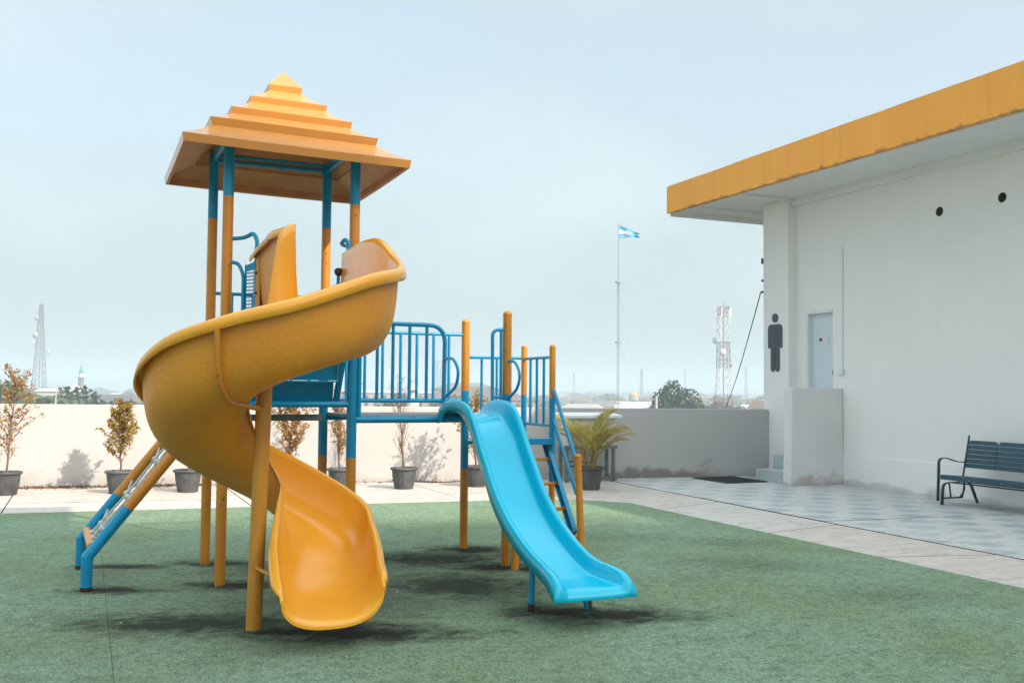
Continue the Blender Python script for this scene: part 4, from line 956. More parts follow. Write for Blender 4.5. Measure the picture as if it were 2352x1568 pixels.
for (y, zr, zb, sk) in KS:
    f = max(0, min(1, (6.15 - y) / 0.40)); f = f * f * (3 - 2 * f); xl = XL - 0.028 * f; xr = XR + 0.07 * f; h = max(zr - zb, 0.004); w = xr - xl
    sk2 = sk; ou = 0.028 + 0.014 * f
    pr = [(xl - ou, zr - sk2), (xl - ou + .002, zr - .03), (xl - ou * .6, zr - 0.006), (xl - 0.006, zr), (xl + 0.014, zr - 0.008)]
    pr += [tuple(q) for q in catmull([(xl + 0.022, zr - 0.02 - .1 * h), (xl + 0.034, zb + h * 0.35), (xl + 0.05, zb + h * .10), (xl + 0.085, zb + 0.001), (xl + w * .5, zb - 0.002), (xr - 0.085, zb + 0.001), (xr - 0.05, zb + h * .10), (xr - 0.034, zb + h * 0.35), (xr - 0.022, zr - 0.02 - .1 * h)], 3)]
    pr += [(xr - 0.014, zr - 0.008), (xr + 0.006, zr), (xr + ou * .6, zr - 0.006), (xr + ou - .002, zr - .03), (xr + ou, zr - sk2)]
    rings.append([(x, y, z) for x, z in pr])
nn_ = len(rings[0]); last = rings[-1]
zc = lambda x, y, z, dy, zt: (x + (x - 3.095) * 0.02 * abs(dy) * 10, y + dy, z + (zt - z) * min(1, abs(dy) / .07))
for dy, f, ex in ((0.018, .10, .01), (0.034, .32, .03), (0.046, .66, .05), (0.052, 1.0, .06)):
    rings.append([(x + (x - 3.095) * ex, y - dy, z + (0.222 - z) * f) for x, y, z in last])
sb = MB(); sb.v = [v for rg in rings for v in rg]
for i in range(len(rings) - 1):
    for k in range(nn_ - 1):
        sb.f.append((i * nn_ + k, (i + 1) * nn_ + k, (i + 1) * nn_ + k + 1, i * nn_ + k + 1)); sb.m.append(0); sb.s.append(True)
sbo = sb.build('straight_slide', m_cyan, ps)
sm_ = sbo.modifiers.new('shell', 'SOLIDIFY'); sm_.thickness = 0.010; sm_.offset = 0.0
rod('slide_leg', [(2.957, 6.40, 0.0), (2.975, 6.42, 0.37)], 0.0225, m_blu)
rod('slide_leg', [(3.384, 6.335, 0.0), (3.27, 6.36, 0.38)], 0.0225, m_blu)
for x, y in ((2.957, 6.40), (3.384, 6.335)):
    t = MB(); t.lathe([(0.0235, 0.0), (0.0238, 0.05), (0.0232, 0.075)], 14, (x, y, 0)); t.build('foot_stain', m_rust, ps)
for sgn, x in ((-1, XL - 0.031), (1, XR + 0.031)):
    t = MB(); t.tube([(x, 8.13, 1.40), (x + sgn * 0.005, 8.13, 1.40)], 0.008, 8); t.build('bolt', m_dark, sbo)

# ---- ladder to the lower landing
def chan(x, sgn):
    a = Vector((x, 8.54, 1.10)); c = Vector((x, 7.93, 0.30)); d = (c - a).normalized(); nrm = Vector((0, d.z, -d.y)) * -1
    t = MB(); wd = 0.085; th = 0.006
    for p0, p1, x0, x1 in ((-wd / 2, wd / 2, x - th / 2, x + th / 2), (-wd / 2 - 0.001, -wd / 2 + th, x - sgn * .04, x - sgn * th / 2), (wd / 2 - th, wd / 2 + .001, x - sgn * .04, x - sgn * th / 2)):
        lo = [c + nrm * p0, c + nrm * p1]; hi = [a + nrm * p0, a + nrm * p1]
        t.hexa([(x0, lo[0].y, lo[0].z), (x1, lo[0].y, lo[0].z), (x1, lo[1].y, lo[1].z), (x0, lo[1].y, lo[1].z)], [(x0, hi[0].y, hi[0].z), (x1, hi[0].y, hi[0].z), (x1, hi[1].y, hi[1].z), (x0, hi[1].y, hi[1].z)])
    return t.build('ladder_rail', m_blu, ps)
chan(4.10, 1); chan(3.64, -1)
for y, z in ((8.44, 0.935), (8.28, 0.72), (8.12, 0.505), (7.96, 0.31)):
    t = MB(); t.box(3.645, 4.092, y - 0.03, y + 0.045, z - 0.014, z + 0.014); t.build('ladder_step', m_yel, ps, 0.006)
rod('handrail', [(4.105, 8.42, 1.60), (4.10, 7.93, 0.96)], 0.0175, m_blu)
rod('handrail', [(4.105, 8.42, 1.315), (4.10, 7.92, 0.66)], 0.0155, m_blu)
rod('ladder_foot', [(3.64, 7.90, 0.28), (4.11, 7.87, 0.28)], 0.016, m_yel)

# ---- rope ladder on sloping tubes
for y, xx in ((8.28, 0.058), (9.30, 0.015)):
    zz = 0.275; end = (1.0, y, zz + (1.0 - xx) * 1.284); mid = (xx + 0.285, y, zz + 0.285 * 1.284)
    t = MB(); t.mitre([(xx, y, 0.0), (xx, y, zz), mid, end], 0.043, 24, mis=[1, 1, 0]); lt = t.build('climber_tube', [m_yel, m_blu], ps)
    t = MB(); t.lathe([(0.0425, 0.0), (0.044, 0.0), (0.0442, 0.035 + .01 * random.random()), (0.0432, 0.05)], 24, (xx, y, 0)); t.build('foot_stain', m_rust, lt)
rod('foot_bar', [(0.09, 8.31, 0.345), (0.06, 9.27, 0.345)], 0.036, m_yel, ps, 18)
def slope(x, y, off=0.0): return Vector((x, y, 0.275 + (x - 0.037) * 1.284 + off))
def rope(name, pts, r=0.0105):
    # three-strand lay: three thin helices round the line
    P = [Vector(p) for p in pts]; dense = []
    for i in range(len(P) - 1):
        n = max(2, int((P[i + 1] - P[i]).length / 0.012))
        for k in range(n): dense.append(P[i].lerp(P[i + 1], k / n))
    dense.append(P[-1]); t = MB(); s = 0.0; u0 = Vector((0, 1, 0))
    for st_ in range(3):
        hp = []; s = 0
        for i, p in enumerate(dense):
            d = (dense[min(i + 1, len(dense) - 1)] - dense[max(i - 1, 0)]).normalized(); a = (u0 - d * u0.dot(d)).normalized(); c = d.cross(a)
            if i: s += (p - dense[i - 1]).length
            ph = s * 95 + st_ * 2.094; hp.append(p + (a * math.cos(ph) + c * math.sin(ph)) * r * 0.52)
        t.tube(hp, r * 0.60, 5)
    return t.build(name, m_rope, ps)
def knot(p, r=0.028):
    t = MB(); p = Vector(p)
    for k in range(3):
        ax = [Vector((1, 0, .4)), Vector((.3, 1, 0)), Vector((.2, .3, 1))][k].normalized(); a = ax.orthogonal().normalized(); c = ax.cross(a)
        t.tube([p + (a * math.cos(2 * math.pi * i / 12) + c * math.sin(2 * math.pi * i / 12)) * r * 0.75 + ax * (k - 1) * 0.006 for i in range(13)], 0.0105, 6)
    return t.build('knot', m_rope, ps)
yr = [8.62, 8.95]
for y in yr:
    rope('rope', [slope(0.09, y, 0.03), slope(0.35, y, -0.005), slope(0.6, y, 0.005), slope(0.98, y, 0.0)])
for i, x in enumerate((0.17, 0.36, 0.58, 0.80)):
    sag = slope(x + 0.0, 8.78, -0.03)
    rope('rope', [slope(x + 0.02, 8.33, 0.005), slope(x - 0.005, yr[0], 0.0), sag, slope(x - 0.005, yr[1], 0.0), slope(x + 0.05, 9.25, 0.01)], 0.0092)
    for y in yr: knot(slope(x - 0.005, y, 0.0))
knot(slope(0.10, yr[0], 0.01)); knot(slope(0.10, yr[1], 0.01))

# ------------------------------------------------------------------ tall block behind the viewpoint (its roof edge draws the shade line on the lawn)
tb = thing('tall_block', 'tall pale building block standing behind the viewpoint', 'building', (30, -60, GZ))
HB = 36.0; k_ = HB / math.tan(SUN_EL); off = Vector((math.sin(SUN_AZ) * k_, math.cos(SUN_AZ) * k_, 0))
edge = [(9.0, 9.7), (3.15, 11.18), (-0.26, 12.05), (-0.28, 12.92), (-0.87, 13.07), (-3.6, 13.75)]
fl = [Vector((x, y, 0)) + off for x, y in edge]
bp_ = [(fl[-1].x, fl[-1].y), (fl[-1].x, fl[-1].y - 22), (fl[0].x, fl[0].y - 22)] + [(p.x, p.y) for p in fl[:-1]]
q = MB(); q.hexa([(x, y, GZ) for x, y in bp_], [(x, y, HB) for x, y in bp_]); q.build('wall', m_wall2, tb)

# ------------------------------------------------------------------ the town below, placed by bearing (degrees from +Y) and distance (m)
m_hz = [mat('house_wall_a', (0.30, 0.285, 0.26), 0.9, rnd=0.35), mat('house_wall_b', (0.36, 0.35, 0.335), 0.9, rnd=0.2)]
m_farw = mat('far_white', (0.42, 0.42, 0.41), 0.7, rnd=0.08)
m_rf = {'red': mat('tile_red', (0.165, 0.085, 0.065), 0.9, (0.13, 0.07, 0.055), 0.4, rnd=0.35), 'grey': mat('roof_grey', (0.15, 0.15, 0.155), 0.85, rnd=0.3),
        'white': mat('roof_white', (0.42, 0.41, 0.40), 0.7, rnd=0.15), 'brown': mat('roof_brown', (0.13, 0.095, 0.085), 0.9, rnd=0.25)}
m_win = mat('far_window', (0.06, 0.075, 0.085), 0.3)
def house_parts(w_, d_, h_, rh, hip, ov=0.5):
    wl = MB(); wl.box(-w_ / 2, w_ / 2, -d_ / 2, d_ / 2, 0, h_)
    rf_ = MB(); x, y = w_ / 2 + ov, d_ / 2 + ov; i = hip * w_ / 2
    rf_.add([(-x, -y, h_), (x, -y, h_), (x, y, h_), (-x, y, h_), (-x + i, 0, h_ + rh), (x - i, 0, h_ + rh)], [(0, 1, 5, 4), (2, 3, 4, 5), (1, 2, 5), (3, 0, 4), (3, 2, 1, 0)], 0, False)
    return wl, rf_
def house(name, label, cat, az, d, w_, d_, h_, rh, hip, rot, roof, wm=0, group=None, wins=0, z=GZ):
    t = thing(name, label, cat, polar(az, d, z), group); t.rotation_euler = (0, 0, R(rot)); BASE[t.name] = (0, 0, 0)
    wl, rf_ = house_parts(w_, d_, h_, rh, hip); wl.build('wall', m_hz[wm], t); rf_.build('roof', m_rf[roof], t)
    if wins:
        for r_ in range(wins[1]):
            for k in range(wins[0]):
                x = -w_ / 2 + w_ * (k + .5) / wins[0]; zz = h_ - 1.6 - r_ * 3.0
                q = MB(); q.box(x - .8, x + .8, -d_ / 2 - .05, -d_ / 2 + .1, zz - .9, zz + .5); q.build('window', m_win, t)
    return t
rn = random.Random(21)
# the many small houses of the town: a few kinds, copied
kinds = []
for i, (roof, lab) in enumerate((('red', 'small house with red tiled roof in the hazy town beyond the parapet'), ('brown', 'small house with brown roof in the hazy town beyond the parapet'), ('white', 'low building with white metal roof in the hazy town beyond the parapet'), ('grey', 'low building with grey roof in the hazy town beyond the parapet'))):
    kinds.append((roof, lab, house_parts(1, 1, 1, 0.42, 0.35, 0.06)))
meshes = {}
for roof, lab, (wl, rf_) in kinds: meshes[roof] = (wl.mesh('house_wall', m_hz[0]), rf_.mesh('house_roof', m_rf[roof]), lab)
cnt = 0; tries = 0
while cnt < 250 and tries < 4000:
    tries += 1
    az = rn.uniform(-5, 53) if rn.random() < .45 else rn.uniform(25.5, 38.5)
    d = 420 * (8.0 ** rn.random()); hz_ = rn.uniform(4.5, 8.0)
    roof = rn.choice(['red', 'red', 'red', 'brown', 'white', 'grey', 'red'])
    w_ = rn.uniform(7, 16) * (1 + d / 4000); dd = rn.uniform(8, 14)
    me = meshes[roof]
    t = bpy.data.objects.new('house', None); COL.objects.link(t); tag(t, me[2], 'house', 'houses of the town with %s roofs' % roof)
    t.location = polar(az, d, GZ); t.rotation_euler = (0, 0, rn.uniform(-.6, .6) - R(az)); t.scale = (w_, dd, hz_)
    for nm_, mm_ in (('wall', me[0]), ('roof', me[1])):
        o = bpy.data.objects.new(nm_, mm_); COL.objects.link(o); o.parent = t
    cnt += 1
# trees
def crown_mesh(nm_, nclump, nleaf, size, seed, mt, lobes=None):
    r_ = np.random.RandomState(seed); bb = MB(); V = []; 
    L_ = lobes or [(r_.uniform(-.3, .3), r_.uniform(-.3, .3), r_.uniform(.25, .75), r_.uniform(.22, .38)) for _ in range(nclump)]
    for (cx, cy, cz, cr_) in L_:
        for _ in range(int(nleaf * (cr_ / .3) ** 2)):
            v = r_.normal(size=3); v /= np.linalg.norm(v); v *= cr_ * r_.uniform(.55, 1.08); c = Vector((cx + v[0], cy + v[1], cz + v[2] * .85))
            a = Vector(r_.normal(size=3)).normalized() * size * r_.uniform(.6, 1.3); b_ = a.orthogonal().normalized() * size * r_.uniform(.4, .9)
            V.append((c - a * .5, c + b_ * .5, c + a * .5, c - b_ * .5))
    for q in V: bb.add(q, [(0, 1, 2, 3)], 0, False)
    return bb.mesh(nm_, mt)
def trunk_mesh():
    bb = MB(); bb.tube([(0, 0, 0), (.01, .0, .2), (-.01, .01, .45)], .03, 7, radii=[.035, .025, .018])
    for k in range(5):
        a = k * 1.26; bb.tube([(0, 0, .25 + .03 * k), (math.cos(a) * .12, math.sin(a) * .12, .4 + .03 * k), (math.cos(a) * .22, math.sin(a) * .22, .55)], .01, 5, radii=[.014, .010, .005])
    return bb.mesh('trunk', m_stem)
TM = trunk_mesh(); CMs = [crown_mesh('crown', 11, 420, .085, s, m_tree) for s in (1, 2, 3)] + [crown_mesh('crown', 11, 380, .085, 4, m_tree2)]
def tree(label, az, d, h_, wd_, cm, group=None, z=GZ, name='tree'):
    t = bpy.data.objects.new(name, None); COL.objects.link(t); tag(t, label, 'tree', group); t.location = polar(az, d, z); t.scale = (wd_, wd_, h_); t.rotation_euler = (0, 0, az * 7.3 + h_)
    for nm_, mm_ in (('trunk', TM), ('crown', cm)):
        o = bpy.data.objects.new(nm_, mm_); COL.objects.link(o); o.parent = t
    return t
for i in range(190):
    az = rn.uniform(-5, 42); d = 330 * (9.0 ** rn.random()); tree('rounded green tree among the houses of the hazy town', az, d, rn.uniform(8, 12.0) * (1 + d / 9000), rn.uniform(9, 16) * (1 + d / 1800), rn.choice(CMs), 'trees of the town')
for az, d, h_, w_ in ((-3.7, 190, 16.6, 17), (-2.9, 200, 16.8, 17), (-2.1, 200, 15.4, 15), (-1.5, 205, 15.8, 16), (-0.8, 210, 15.2, 14), (-4.5, 180, 15.8, 16), (0.4, 230, 14.8, 15), (1.0, 260, 14.2, 13), (2.0, 240, 14.8, 16), (2.8, 235, 14.6, 14), (1.6, 220, 13.9, 10), (3.6, 240, 14.4, 14)):
    tree('dense dark tree just beyond the left end of the parapet', az, d, h_, w_, rn.choice(CMs[:3]), 'tree belt beyond the left parapet')
for az, d, h_, w_ in ((16.6, 330, 14.0, 14), (17.3, 300, 13.4, 12), (19.4, 320, 13.9, 15), (20.9, 300, 14.2, 15), (21.8, 310, 14.0, 14), (23.0, 300, 14.0, 14)):
    tree('grey green tree seen between the blue bars of the bridge railing', az, d, h_, w_, rn.choice(CMs), 'trees behind the bridge railing')
big = crown_mesh('crown', 0, 1500, .048, 9, m_tree, [(-.30, 0, .62, .20), (-.12, .1, .74, .20), (.03, -.1, .86, .17), (.20, .05, .74, .20), (.33, 0, .60, .18), (.0, -.2, .50, .28), (-.2, -.1, .36, .24), (.18, -.15, .36, .24), (-.33, .05, .34, .16), (.36, 0, .26, .14)])
tree('large broad rounded tree left of the red and white mast', 33.1, 205, 19.0, 14.5, big, None, GZ - 0.5, 'large_tree')
tree('low olive bush at the parapet top between large tree and lattice mast', 35.25, 190, 12.9, 4.6, CMs[3], None, GZ, 'bush')
# particular buildings
def D(px): return px
house('hall', 'long white hall with dark roof behind the left trees', 'building', -2.6, 330, 24, 12, 13.8, 1.6, .5, 3, 'brown', 1, None, (9, 1))
house('hall', 'white hall with grey striped gable front right of the left mast', 'building', -1.2, 310, 12, 10, 14.6, 0.9, .2, 3, 'white', 1, None, (6, 2))
house('shed', 'low grey roofed shed beneath the minaret', 'shed', 0.9, 260, 15, 10, 12.4, 1.9, .4, -8, 'grey', 0)
house('outbuilding', 'small flat cream outbuilding just above the parapet left of the spiral slide', 'building', 0.15, 170, 6, 5, 12.6, .3, .1, 0, 'grey', 1)
house('hall', 'wide hall with tiered reddish brown hip roof seen through the railing', 'building', 21.4, 380, 46, 24, 12.0, 5.2, .7, -20, 'brown', 0, None, (10, 1))
house('annex', 'upper grey hip roof rising behind the reddish brown hall', 'building', 20.9, 430, 30, 20, 16.0, 3.0, .6, -20, 'grey', 1)
house('long_building', 'long pale building with flat white roof seen through the railing bars', 'building', 15.4, 420, 52, 14, 14.3, 1.0, .1, -15, 'white', 1, None, (14, 2))
house('warehouse', 'long low white roofed warehouse beside the flag mast', 'building', 29.2, 300, 30, 16, 8.6, 2.2, .05, -30, 'white', 1)
house('warehouse', 'taller warehouse with slanted white metal roof right of the flag mast', 'building', 30.75, 300, 11.5, 12, 10.4, 2.6, .08, -32, 'white', 0, None, (4, 1))
house('brick_house', 'small reddish house with dark window beside the restroom column', 'house', 37.9, 230, 6, 8, 12.6, 1.8, .5, -38, 'brown', 0, None, (1, 1))
# water tower / turret with conical white roof
tt = thing('turret', 'small white turret with pointed cap seen through the railing', 'tower', polar(17.83, 300, GZ)); BASE[tt.name] = (0, 0, 0)
q = MB(); q.lathe([(2.0, 0), (1.9, 13.2), (1.5, 13.4), (1.5, 16.0)], 12); q.build('shaft', m_farw, tt)
q = MB(); q.lathe([(2.5, 15.9), (1.2, 16.7), (0.35, 17.6), (0.02, 19.0)], 12); q.build('cap', m_farw, tt)
# mosque: dome and minaret
mo_ = thing('minaret', 'slim pale minaret with teal top left of the spiral slide', 'minaret', polar(-0.15, 600, GZ)); BASE[mo_.name] = (0, 0, 0)
q = MB(); q.lathe([(1.5, 0), (1.5, 20.5), (2.0, 20.6), (2.0, 21.2), (1.4, 21.3), (1.3, 23)], 12); q.build('shaft', m_farw, mo_)
q = MB(); q.lathe([(1.1, 23), (1.25, 24.2), (0.8, 25.4), (.15, 27.5), (.06, 30)], 12); q.build('cap', mat('teal_tile', (0.06, 0.25, 0.28), 0.5), mo_)
def dome(label, az, d, r, zb, mt):
    t = thing('dome', label, 'dome', polar(az, d, GZ)); BASE[t.name] = (0, 0, 0)
    q = MB(); q.lathe([(r * 1.05, 0), (r * 1.05, zb)], 16); q.build('drum', m_farw, t)
    q = MB(); q.lathe([(r * math.cos(a) * (1.06 if 0 < a < .6 else 1), zb + r * 1.1 * math.sin(a)) for a in [i * math.pi / 16 for i in range(8)]] + [(.05 * r, zb + r * 1.15), (.01, zb + r * 1.45)], 16); q.build('shell', mt, t)
dome('pale pink onion dome beside the slim minaret', -0.45, 560, 3.2, 13.2, mat('dome_pink', (0.66, 0.50, 0.44), 0.6))
dome('small golden orange dome above the warehouse roof', 30.65, 640, 3.0, 12.0, mat('dome_gold', (0.62, 0.32, 0.08), 0.4))
# pole
q = MB(); q.tube([polar(31.95, 160, GZ), polar(31.95, 160, 0.6)], 0.22, 8); tag(q.build('white_pole', m_farw), 'short white pole left of the large tree', 'pole')
q = MB(); q.tube([polar(-1.35, 180, GZ), polar(-1.35, 180, 0.4)], 0.12, 8); tag(q.build('lamp_post', m_farw), 'thin white post among the left tree belt', 'pole')
# lattice masts
m_red = mat('mast_red', (0.22, 0.08, 0.08), 0.6); m_mw = mat('mast_white', (0.62, 0.62, 0.62), 0.5); m_gal = mat('galvanised', (0.22, 0.25, 0.29), 0.5)
def mast(name, label, az, d, z1, w0, w1, bays, mats_, band, r, waist=None, z0=GZ, dishes=(), panels=0, antenna=True, tri=False):
    t = thing(name, label, 'mast', polar(az, d, z0)); BASE[t.name] = (0, 0, 0); H_ = z1 - z0; t.rotation_euler = (0, 0, R(18 - az))
    ns = 3 if tri else 4
    def wd(z):
        f = z / H_
        if waist: return w0 + (waist[1] - w0) * min(1, f / waist[0]) if f < waist[0] else waist[1] + (w1 - waist[1]) * (f - waist[0]) / (1 - waist[0])
        return w0 + (w1 - w0) * f
    def cn(k, z): a = 2 * math.pi * k / ns + math.pi / 4; q_ = wd(z) * .7071; return (q_ * math.cos(a), q_ * math.sin(a), z)
    zs = [0]; 
    for i in range(bays): zs.append(H_ * (1 - (1 - (i + 1) / bays) ** 1.0))
    for s_ in range(0, bays, band):                # one painted section after the other
        bb = MB()
        for i in range(s_, min(s_ + band, bays)):
            a, c = zs[i], zs[i + 1]
            for k in range(ns):
                bb.tube([cn(k, a), cn(k, c)], r, 4, caps=False)
                bb.tube([cn(k, a), cn((k + 1) % ns, c)], r * .6, 3, caps=False); bb.tube([cn((k + 1) % ns, a), cn(k, c)], r * .6, 3, caps=False)
                bb.tube([cn(k, c), cn((k + 1) % ns, c)], r * .55, 3, caps=False)
        bb.build('lattice_section', mats_[(s_ // band) % len(mats_)], t)
    bb = MB(); bb.tube([(0, 0, 0), (0, 0, H_)], r * 1.5, 6); bb.build('cable_run', m_gal, t)
    for (z, ang, rad) in dishes:
        bb = MB(); q_ = wd(z) * .6 + rad; a = R(ang); cx, cy = math.cos(a) * q_, math.sin(a) * q_; bb.lathe([(.01, -.2 * rad), (rad * .7, -.1 * rad), (rad, .25 * rad), (rad * .98, .3 * rad), (.01, .12 * rad)], 14)
        mtx = Vector((math.cos(a), math.sin(a), 0)).to_track_quat('Z', 'Y').to_matrix(); bb.v = [tuple(mtx @ Vector(v) + Vector((cx, cy, z))) for v in bb.v]; bb.tube([(cx * .4, cy * .4, z), (cx, cy, z)], r, 4); bb.build('dish', m_mw, t)
    for k in range(panels):
        a = 2 * math.pi * k / panels; bb = MB(); q_ = wd(H_) * .7 + .5; z = H_ - 1.6 - (k % 2) * .7; x, y = math.cos(a) * q_, math.sin(a) * q_
        bb.box(x - .16, x + .16, y - .12, y + .12, z - 1.3, z + 1.3); bb.tube([(x * .3, y * .3, z + .6), (x, y, z + .6)], r * .8, 4); bb.tube([(x * .3, y * .3, z - .6), (x, y, z - .6)], r * .8, 4); bb.build('panel_antenna', m_mw, t)
    if antenna:
        bb = MB(); bb.tube([(0, 0, H_), (0, 0, H_ + 2.2)], r * .6, 4); bb.build('rod', m_gal, t)
    return t
mast('lattice_mast', 'red and white lattice mast with antennas beside the restroom column', 35.75, 290, 25.8, 5.6, 2.5, 16, [m_mw, m_red], 3, 0.10, (.5, 3.2), dishes=((31, 200, 1.1), (27.5, 250, 1.0), (34.5, 150, .7), (24, 10, .6)), panels=6)
mast('lattice_mast', 'grey lattice mast at the far left of the skyline', -2.17, 320, 25.2, 4.2, 0.7, 18, [m_gal], 4, 0.08, (.4, 3.2), dishes=((31, 210, .9), (26, 330, 1.0), (36, 200, .7), (29, 160, .8)))
mast('lattice_mast', 'faint lattice mast seen through the bridge railing', 19.25, 420, 13.0, 4, 2.6, 12, [m_gal], 4, 0.08, panels=4)
for az, d, z1 in ((27.2, 1500, 26), (31.1, 1100, 24), (33.6, 1500, 32), (37.0, 1300, 32), (20.7, 1400, 18), (25.6, 2200, 18)):
    mast('lattice_mast', 'tiny faint mast on the hazy horizon', az, d, z1, 3.4, 2.0, 8, [m_gal, m_red], 2, 0.16, antenna=True)['group'] = 'tiny masts on the horizon'
# guyed flag mast
fm = thing('flag_mast', 'very tall thin guyed mast flying the blue and white flag', 'flagpole', polar(29.75, 200, GZ)); BASE[fm.name] = (0, 0, 0)
H0 = 23.4 - GZ; bb = MB(); w_ = .24
for i in range(64):
    a, c = H0 * i / 64, H0 * (i + 1) / 64
    for k in range(3):
        q0 = (w_ * math.cos(2.09 * k), w_ * math.sin(2.09 * k)); q1 = (w_ * math.cos(2.09 * (k + 1)), w_ * math.sin(2.09 * (k + 1)))
        bb.tube([(*q0, a), (*q0, c)], 0.032, 4, caps=False); bb.tube([(*q0, a), (*q1, c)], .018, 3, caps=False); bb.tube([(*q0, c), (*q1, c)], .018, 3, caps=False)
bb.build('lattice', m_gal, fm)
bb = MB(); bb.tube([(0, 0, H0 - 2), (0, 0, 35.6 - GZ)], .075, 8); bb.build('pole', m_gal, fm)
for z in (H0, H0 * .68, H0 * .36): q = MB(); q.box(-.5, .5, -.5, .5, z - .12, z + .12); q.build('collar', m_gal, fm)
for k in range(3):
    for z in (H0 * .95, H0 * .7):
        a = 2.09 * k + .6; q = MB(); q.tube([(0, 0, z), (math.cos(a) * 19, math.sin(a) * 19, 0)], .009, 3); q.build('guy_wire', m_gal, fm)
# flag: waving cloth, stripes blue / white / blue, red emblem, one line of small white lettering
def flagmat():
    m = bpy.data.materials.new('flag_cloth'); m.use_nodes = True; t = m.node_tree; p = t.nodes['Principled BSDF']; p.inputs['Roughness'].default_value = 0.8
    uv = t.nodes.new('ShaderNodeAttribute'); uv.attribute_name = 'cloth'; s = t.nodes.new('ShaderNodeSeparateXYZ'); t.links.new(uv.outputs['Vector'], s.inputs[0]); u, v = s.outputs[0], s.outputs[1]
    def M(op, *a):
        q = t.nodes.new('ShaderNodeMath'); q.operation = op
        for i, x in enumerate(a):
            if isinstance(x, (int, float)): q.inputs[i].default_value = x
            else: t.links.new(x, q.inputs[i])
        return q.outputs[0]
    def band(x, a, b_): return M('MULTIPLY', M('GREATER_THAN', x, a), M('LESS_THAN', x, b_))
    def mix(f, a, b_):
        q = t.nodes.new('ShaderNodeMix'); q.data_type = 'RGBA'; t.links.new(f, q.inputs[0])
        for i, x in ((6, a), (7, b_)):
            if isinstance(x, tuple): q.inputs[i].default_value = (*x, 1)
            else: t.links.new(x, q.inputs[i])
        return q.outputs[2]
    white = band(v, M('ADD', .34, M('MULTIPLY', u, .02)), .70)
    c = mix(white, (0.0, 0.30, 0.52), (0.70, 0.74, 0.74))
    c = mix(M('MULTIPLY', white, M('GREATER_THAN', u, .52)), c, (0.16, 0.50, 0.60))
    c = mix(M('MULTIPLY', band(u, .44, .50), band(v, .36, .66)), c, (0.45, 0.08, 0.16))
    boot = M('MULTIPLY', band(v, .20, .40), band(u, M('SUBTRACT', .50, M('MULTIPLY', M('SUBTRACT', .42, v), 0.95)), .50))
    c = mix(boot, c, (0.62, 0.22, 0.20))
    txt = M('MULTIPLY', M('MULTIPLY', band(v, .10, .18), band(u, .08, .38)), M('GREATER_THAN', M('FRACT', M('MULTIPLY', u, 33)), .35))
    c = mix(txt, c, (0.8, 0.85, 0.85))
    t.links.new(c, p.inputs['Base Color']); return m
fg = MB(); nu, nv = 40, 16; uvs = []
for i in range(nu + 1):
    for j in range(nv + 1):
        u, v = i / nu, j / nv
        top_ = 35.1 - 1.75 * u; bot_ = 32.35 + 0.20 * math.sin(u * 3.0) + .1 * u
        wob = 0.28 * math.sin(u * 9 + v * 1.6) * u ** .6
        x = .12 + 3.95 * u + (.25 * math.sin(v * 9) * u ** 6); fg.v.append((x, wob, bot_ + (top_ - bot_) * v - GZ)); uvs.append((u, v, 0))
for i in range(nu):
    for j in range(nv):
        fg.f.append((i * (nv + 1) + j, (i + 1) * (nv + 1) + j, (i + 1) * (nv + 1) + j + 1, i * (nv + 1) + j + 1)); fg.m.append(0); fg.s.append(True)
flag = fg.build('flag', flagmat()); at_ = flag.data.attributes.new('cloth', 'FLOAT_VECTOR', 'POINT'); at_.data.foreach_set('vector', [x for q in uvs for x in q])
flag.location = polar(29.75, 200, GZ); flag.rotation_euler = (0, 0, R(-29.75)); tag(flag, 'waving blue flag with white stripe and red emblem on the tall mast', 'flag')
# cable slung from the restroom corner
pa = Vector((11.93, 15.36, 3.50)); pb = polar(35.3, 42, 0.3); pts = []
for i in range(21):
    f = i / 20; q_ = pa.lerp(pb, f); q_.z -= 0.9 * math.sin(math.pi * f) * .55; pts.append(q_)
bb = MB(); bb.tube(pts, 0.011, 6); tag(bb.build('cable', m_dark), 'thin black cable slung down from the corner of the restroom building', 'cable')
# far hills
for nm_, pts_, dd in (('hills', [(-9, 0), (-6, 22), (-4, 16), (-2, 34), (0, 28), (1, 40), (2.5, 26), (4, 40), (6, 22), (9, 30), (13, 14), (18, 20), (24, 10), (30, 16), (36, 9), (44, 16), (56, 8)], 4200),):
    bb = MB(); r_ = random.Random(8); P = catmull([(a, h_) for a, h_ in pts_], 8); lo, hi = [], []
    vs = []
    for a, h_ in P:
        h2 = h_ * .9 + r_.uniform(0, 4)
        vs += [tuple(polar(a, dd - 500, GZ - 1)), tuple(polar(a, dd, GZ + h2)), tuple(polar(a, dd + 600, GZ - 1))]
    fc = []
    for i in range(len(P) - 1):
        a = 3 * i; fc += [(a, a + 3, a + 4, a + 1), (a + 1, a + 4, a + 5, a + 2)]
    bb.add(vs, fc, 0, True); kind(bb.build(nm_, mat('hill_green', (0.05, 0.07, 0.04), 0.95)), 'structure')

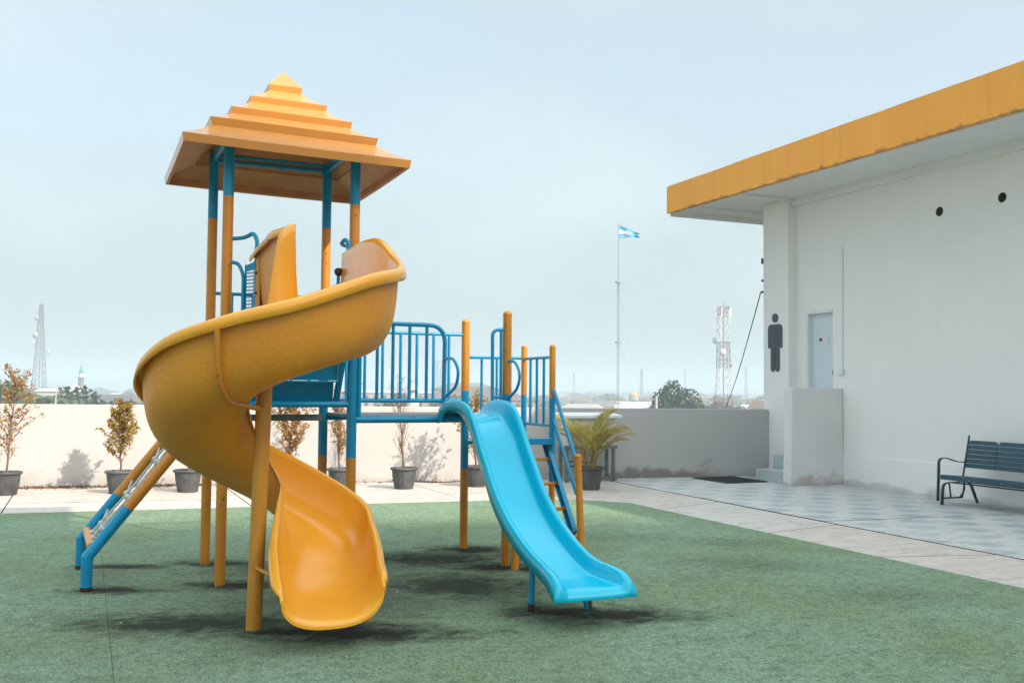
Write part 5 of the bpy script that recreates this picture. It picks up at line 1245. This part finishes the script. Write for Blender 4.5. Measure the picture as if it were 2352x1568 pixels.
# ------------------------------------------------------------------ litter and debris
r_ = random.Random(4); bb = MB()
for i in range(110):
    x = r_.uniform(-0.8, 6.9); y = r_.uniform(4.2, 12.2); s_ = r_.uniform(.006, .016); a = r_.uniform(0, 3.14)
    q = [(x + s_ * math.cos(a + k * 1.571) * (1 if k % 2 else .55), y + s_ * math.sin(a + k * 1.571) * (1 if k % 2 else .55), .0185 + .003 * (k % 2)) for k in range(4)]
    bb.add(q, [(0, 1, 2, 3)], 0, False)
o = bb.build('litter_flecks', mat('petal_white', (0.62, 0.58, 0.52), 0.8)); kind(o, 'stuff'); o['label'] = 'tiny pale petals scattered over the artificial turf'
bb = MB()
for i in range(1500):
    x = r_.choice([r_.uniform(-1.0, .6), r_.uniform(1.0, 1.9), r_.uniform(-2, 7)]); y = wy(x) - abs(r_.gauss(0, .10)) - .015
    p_ = Vector((x, y, r_.uniform(.003, .03 * math.exp(-abs(wy(x) - y) * 6)))); leaf(bb, p_, Vector((r_.uniform(-1, 1), r_.uniform(-1, 1), r_.uniform(-.2, .5))), r_.uniform(.02, .06), r_.uniform(.01, .03), r_)
o = bb.build('fallen_leaves', leafmat('dead_leaf', (0.10, 0.055, 0.025), (0.24, 0.13, 0.06), .1)); kind(o, 'stuff'); o['label'] = 'dry brown leaves swept against the foot of the parapet'
bb = MB(); bb.tube(fillet([(5.15, wy(5.15) - .12, .012), (5.6, wy(5.6) - .35, .012), (6.2, wy(6.2) - .2, .012), (6.9, wy(6.9) - .05, .012)], .2), .009, 6); tag(bb.build('cable', m_dark), 'black cable lying on the paving at the foot of the parapet', 'cable')

# ------------------------------------------------------------------ haze
bb = MB(); bb.box(-6800, 6800, -6800, 6800, GZ - 1.5, 41.0)
hzo = bb.build('haze', None); kind(hzo, 'stuff'); hzo.data.materials.clear()
hm = bpy.data.materials.new('haze_air'); hm.use_nodes = True; t = hm.node_tree; t.nodes.clear()
o_ = t.nodes.new('ShaderNodeOutputMaterial'); pv = t.nodes.new('ShaderNodeVolumePrincipled'); pv.inputs['Color'].default_value = (0.74, 0.90, 1.0, 1); pv.inputs['Density'].default_value = 0.0009; pv.inputs['Anisotropy'].default_value = 0.0
t.links.new(pv.outputs[0], o_.inputs['Volume']); hzo.data.materials.append(hm)
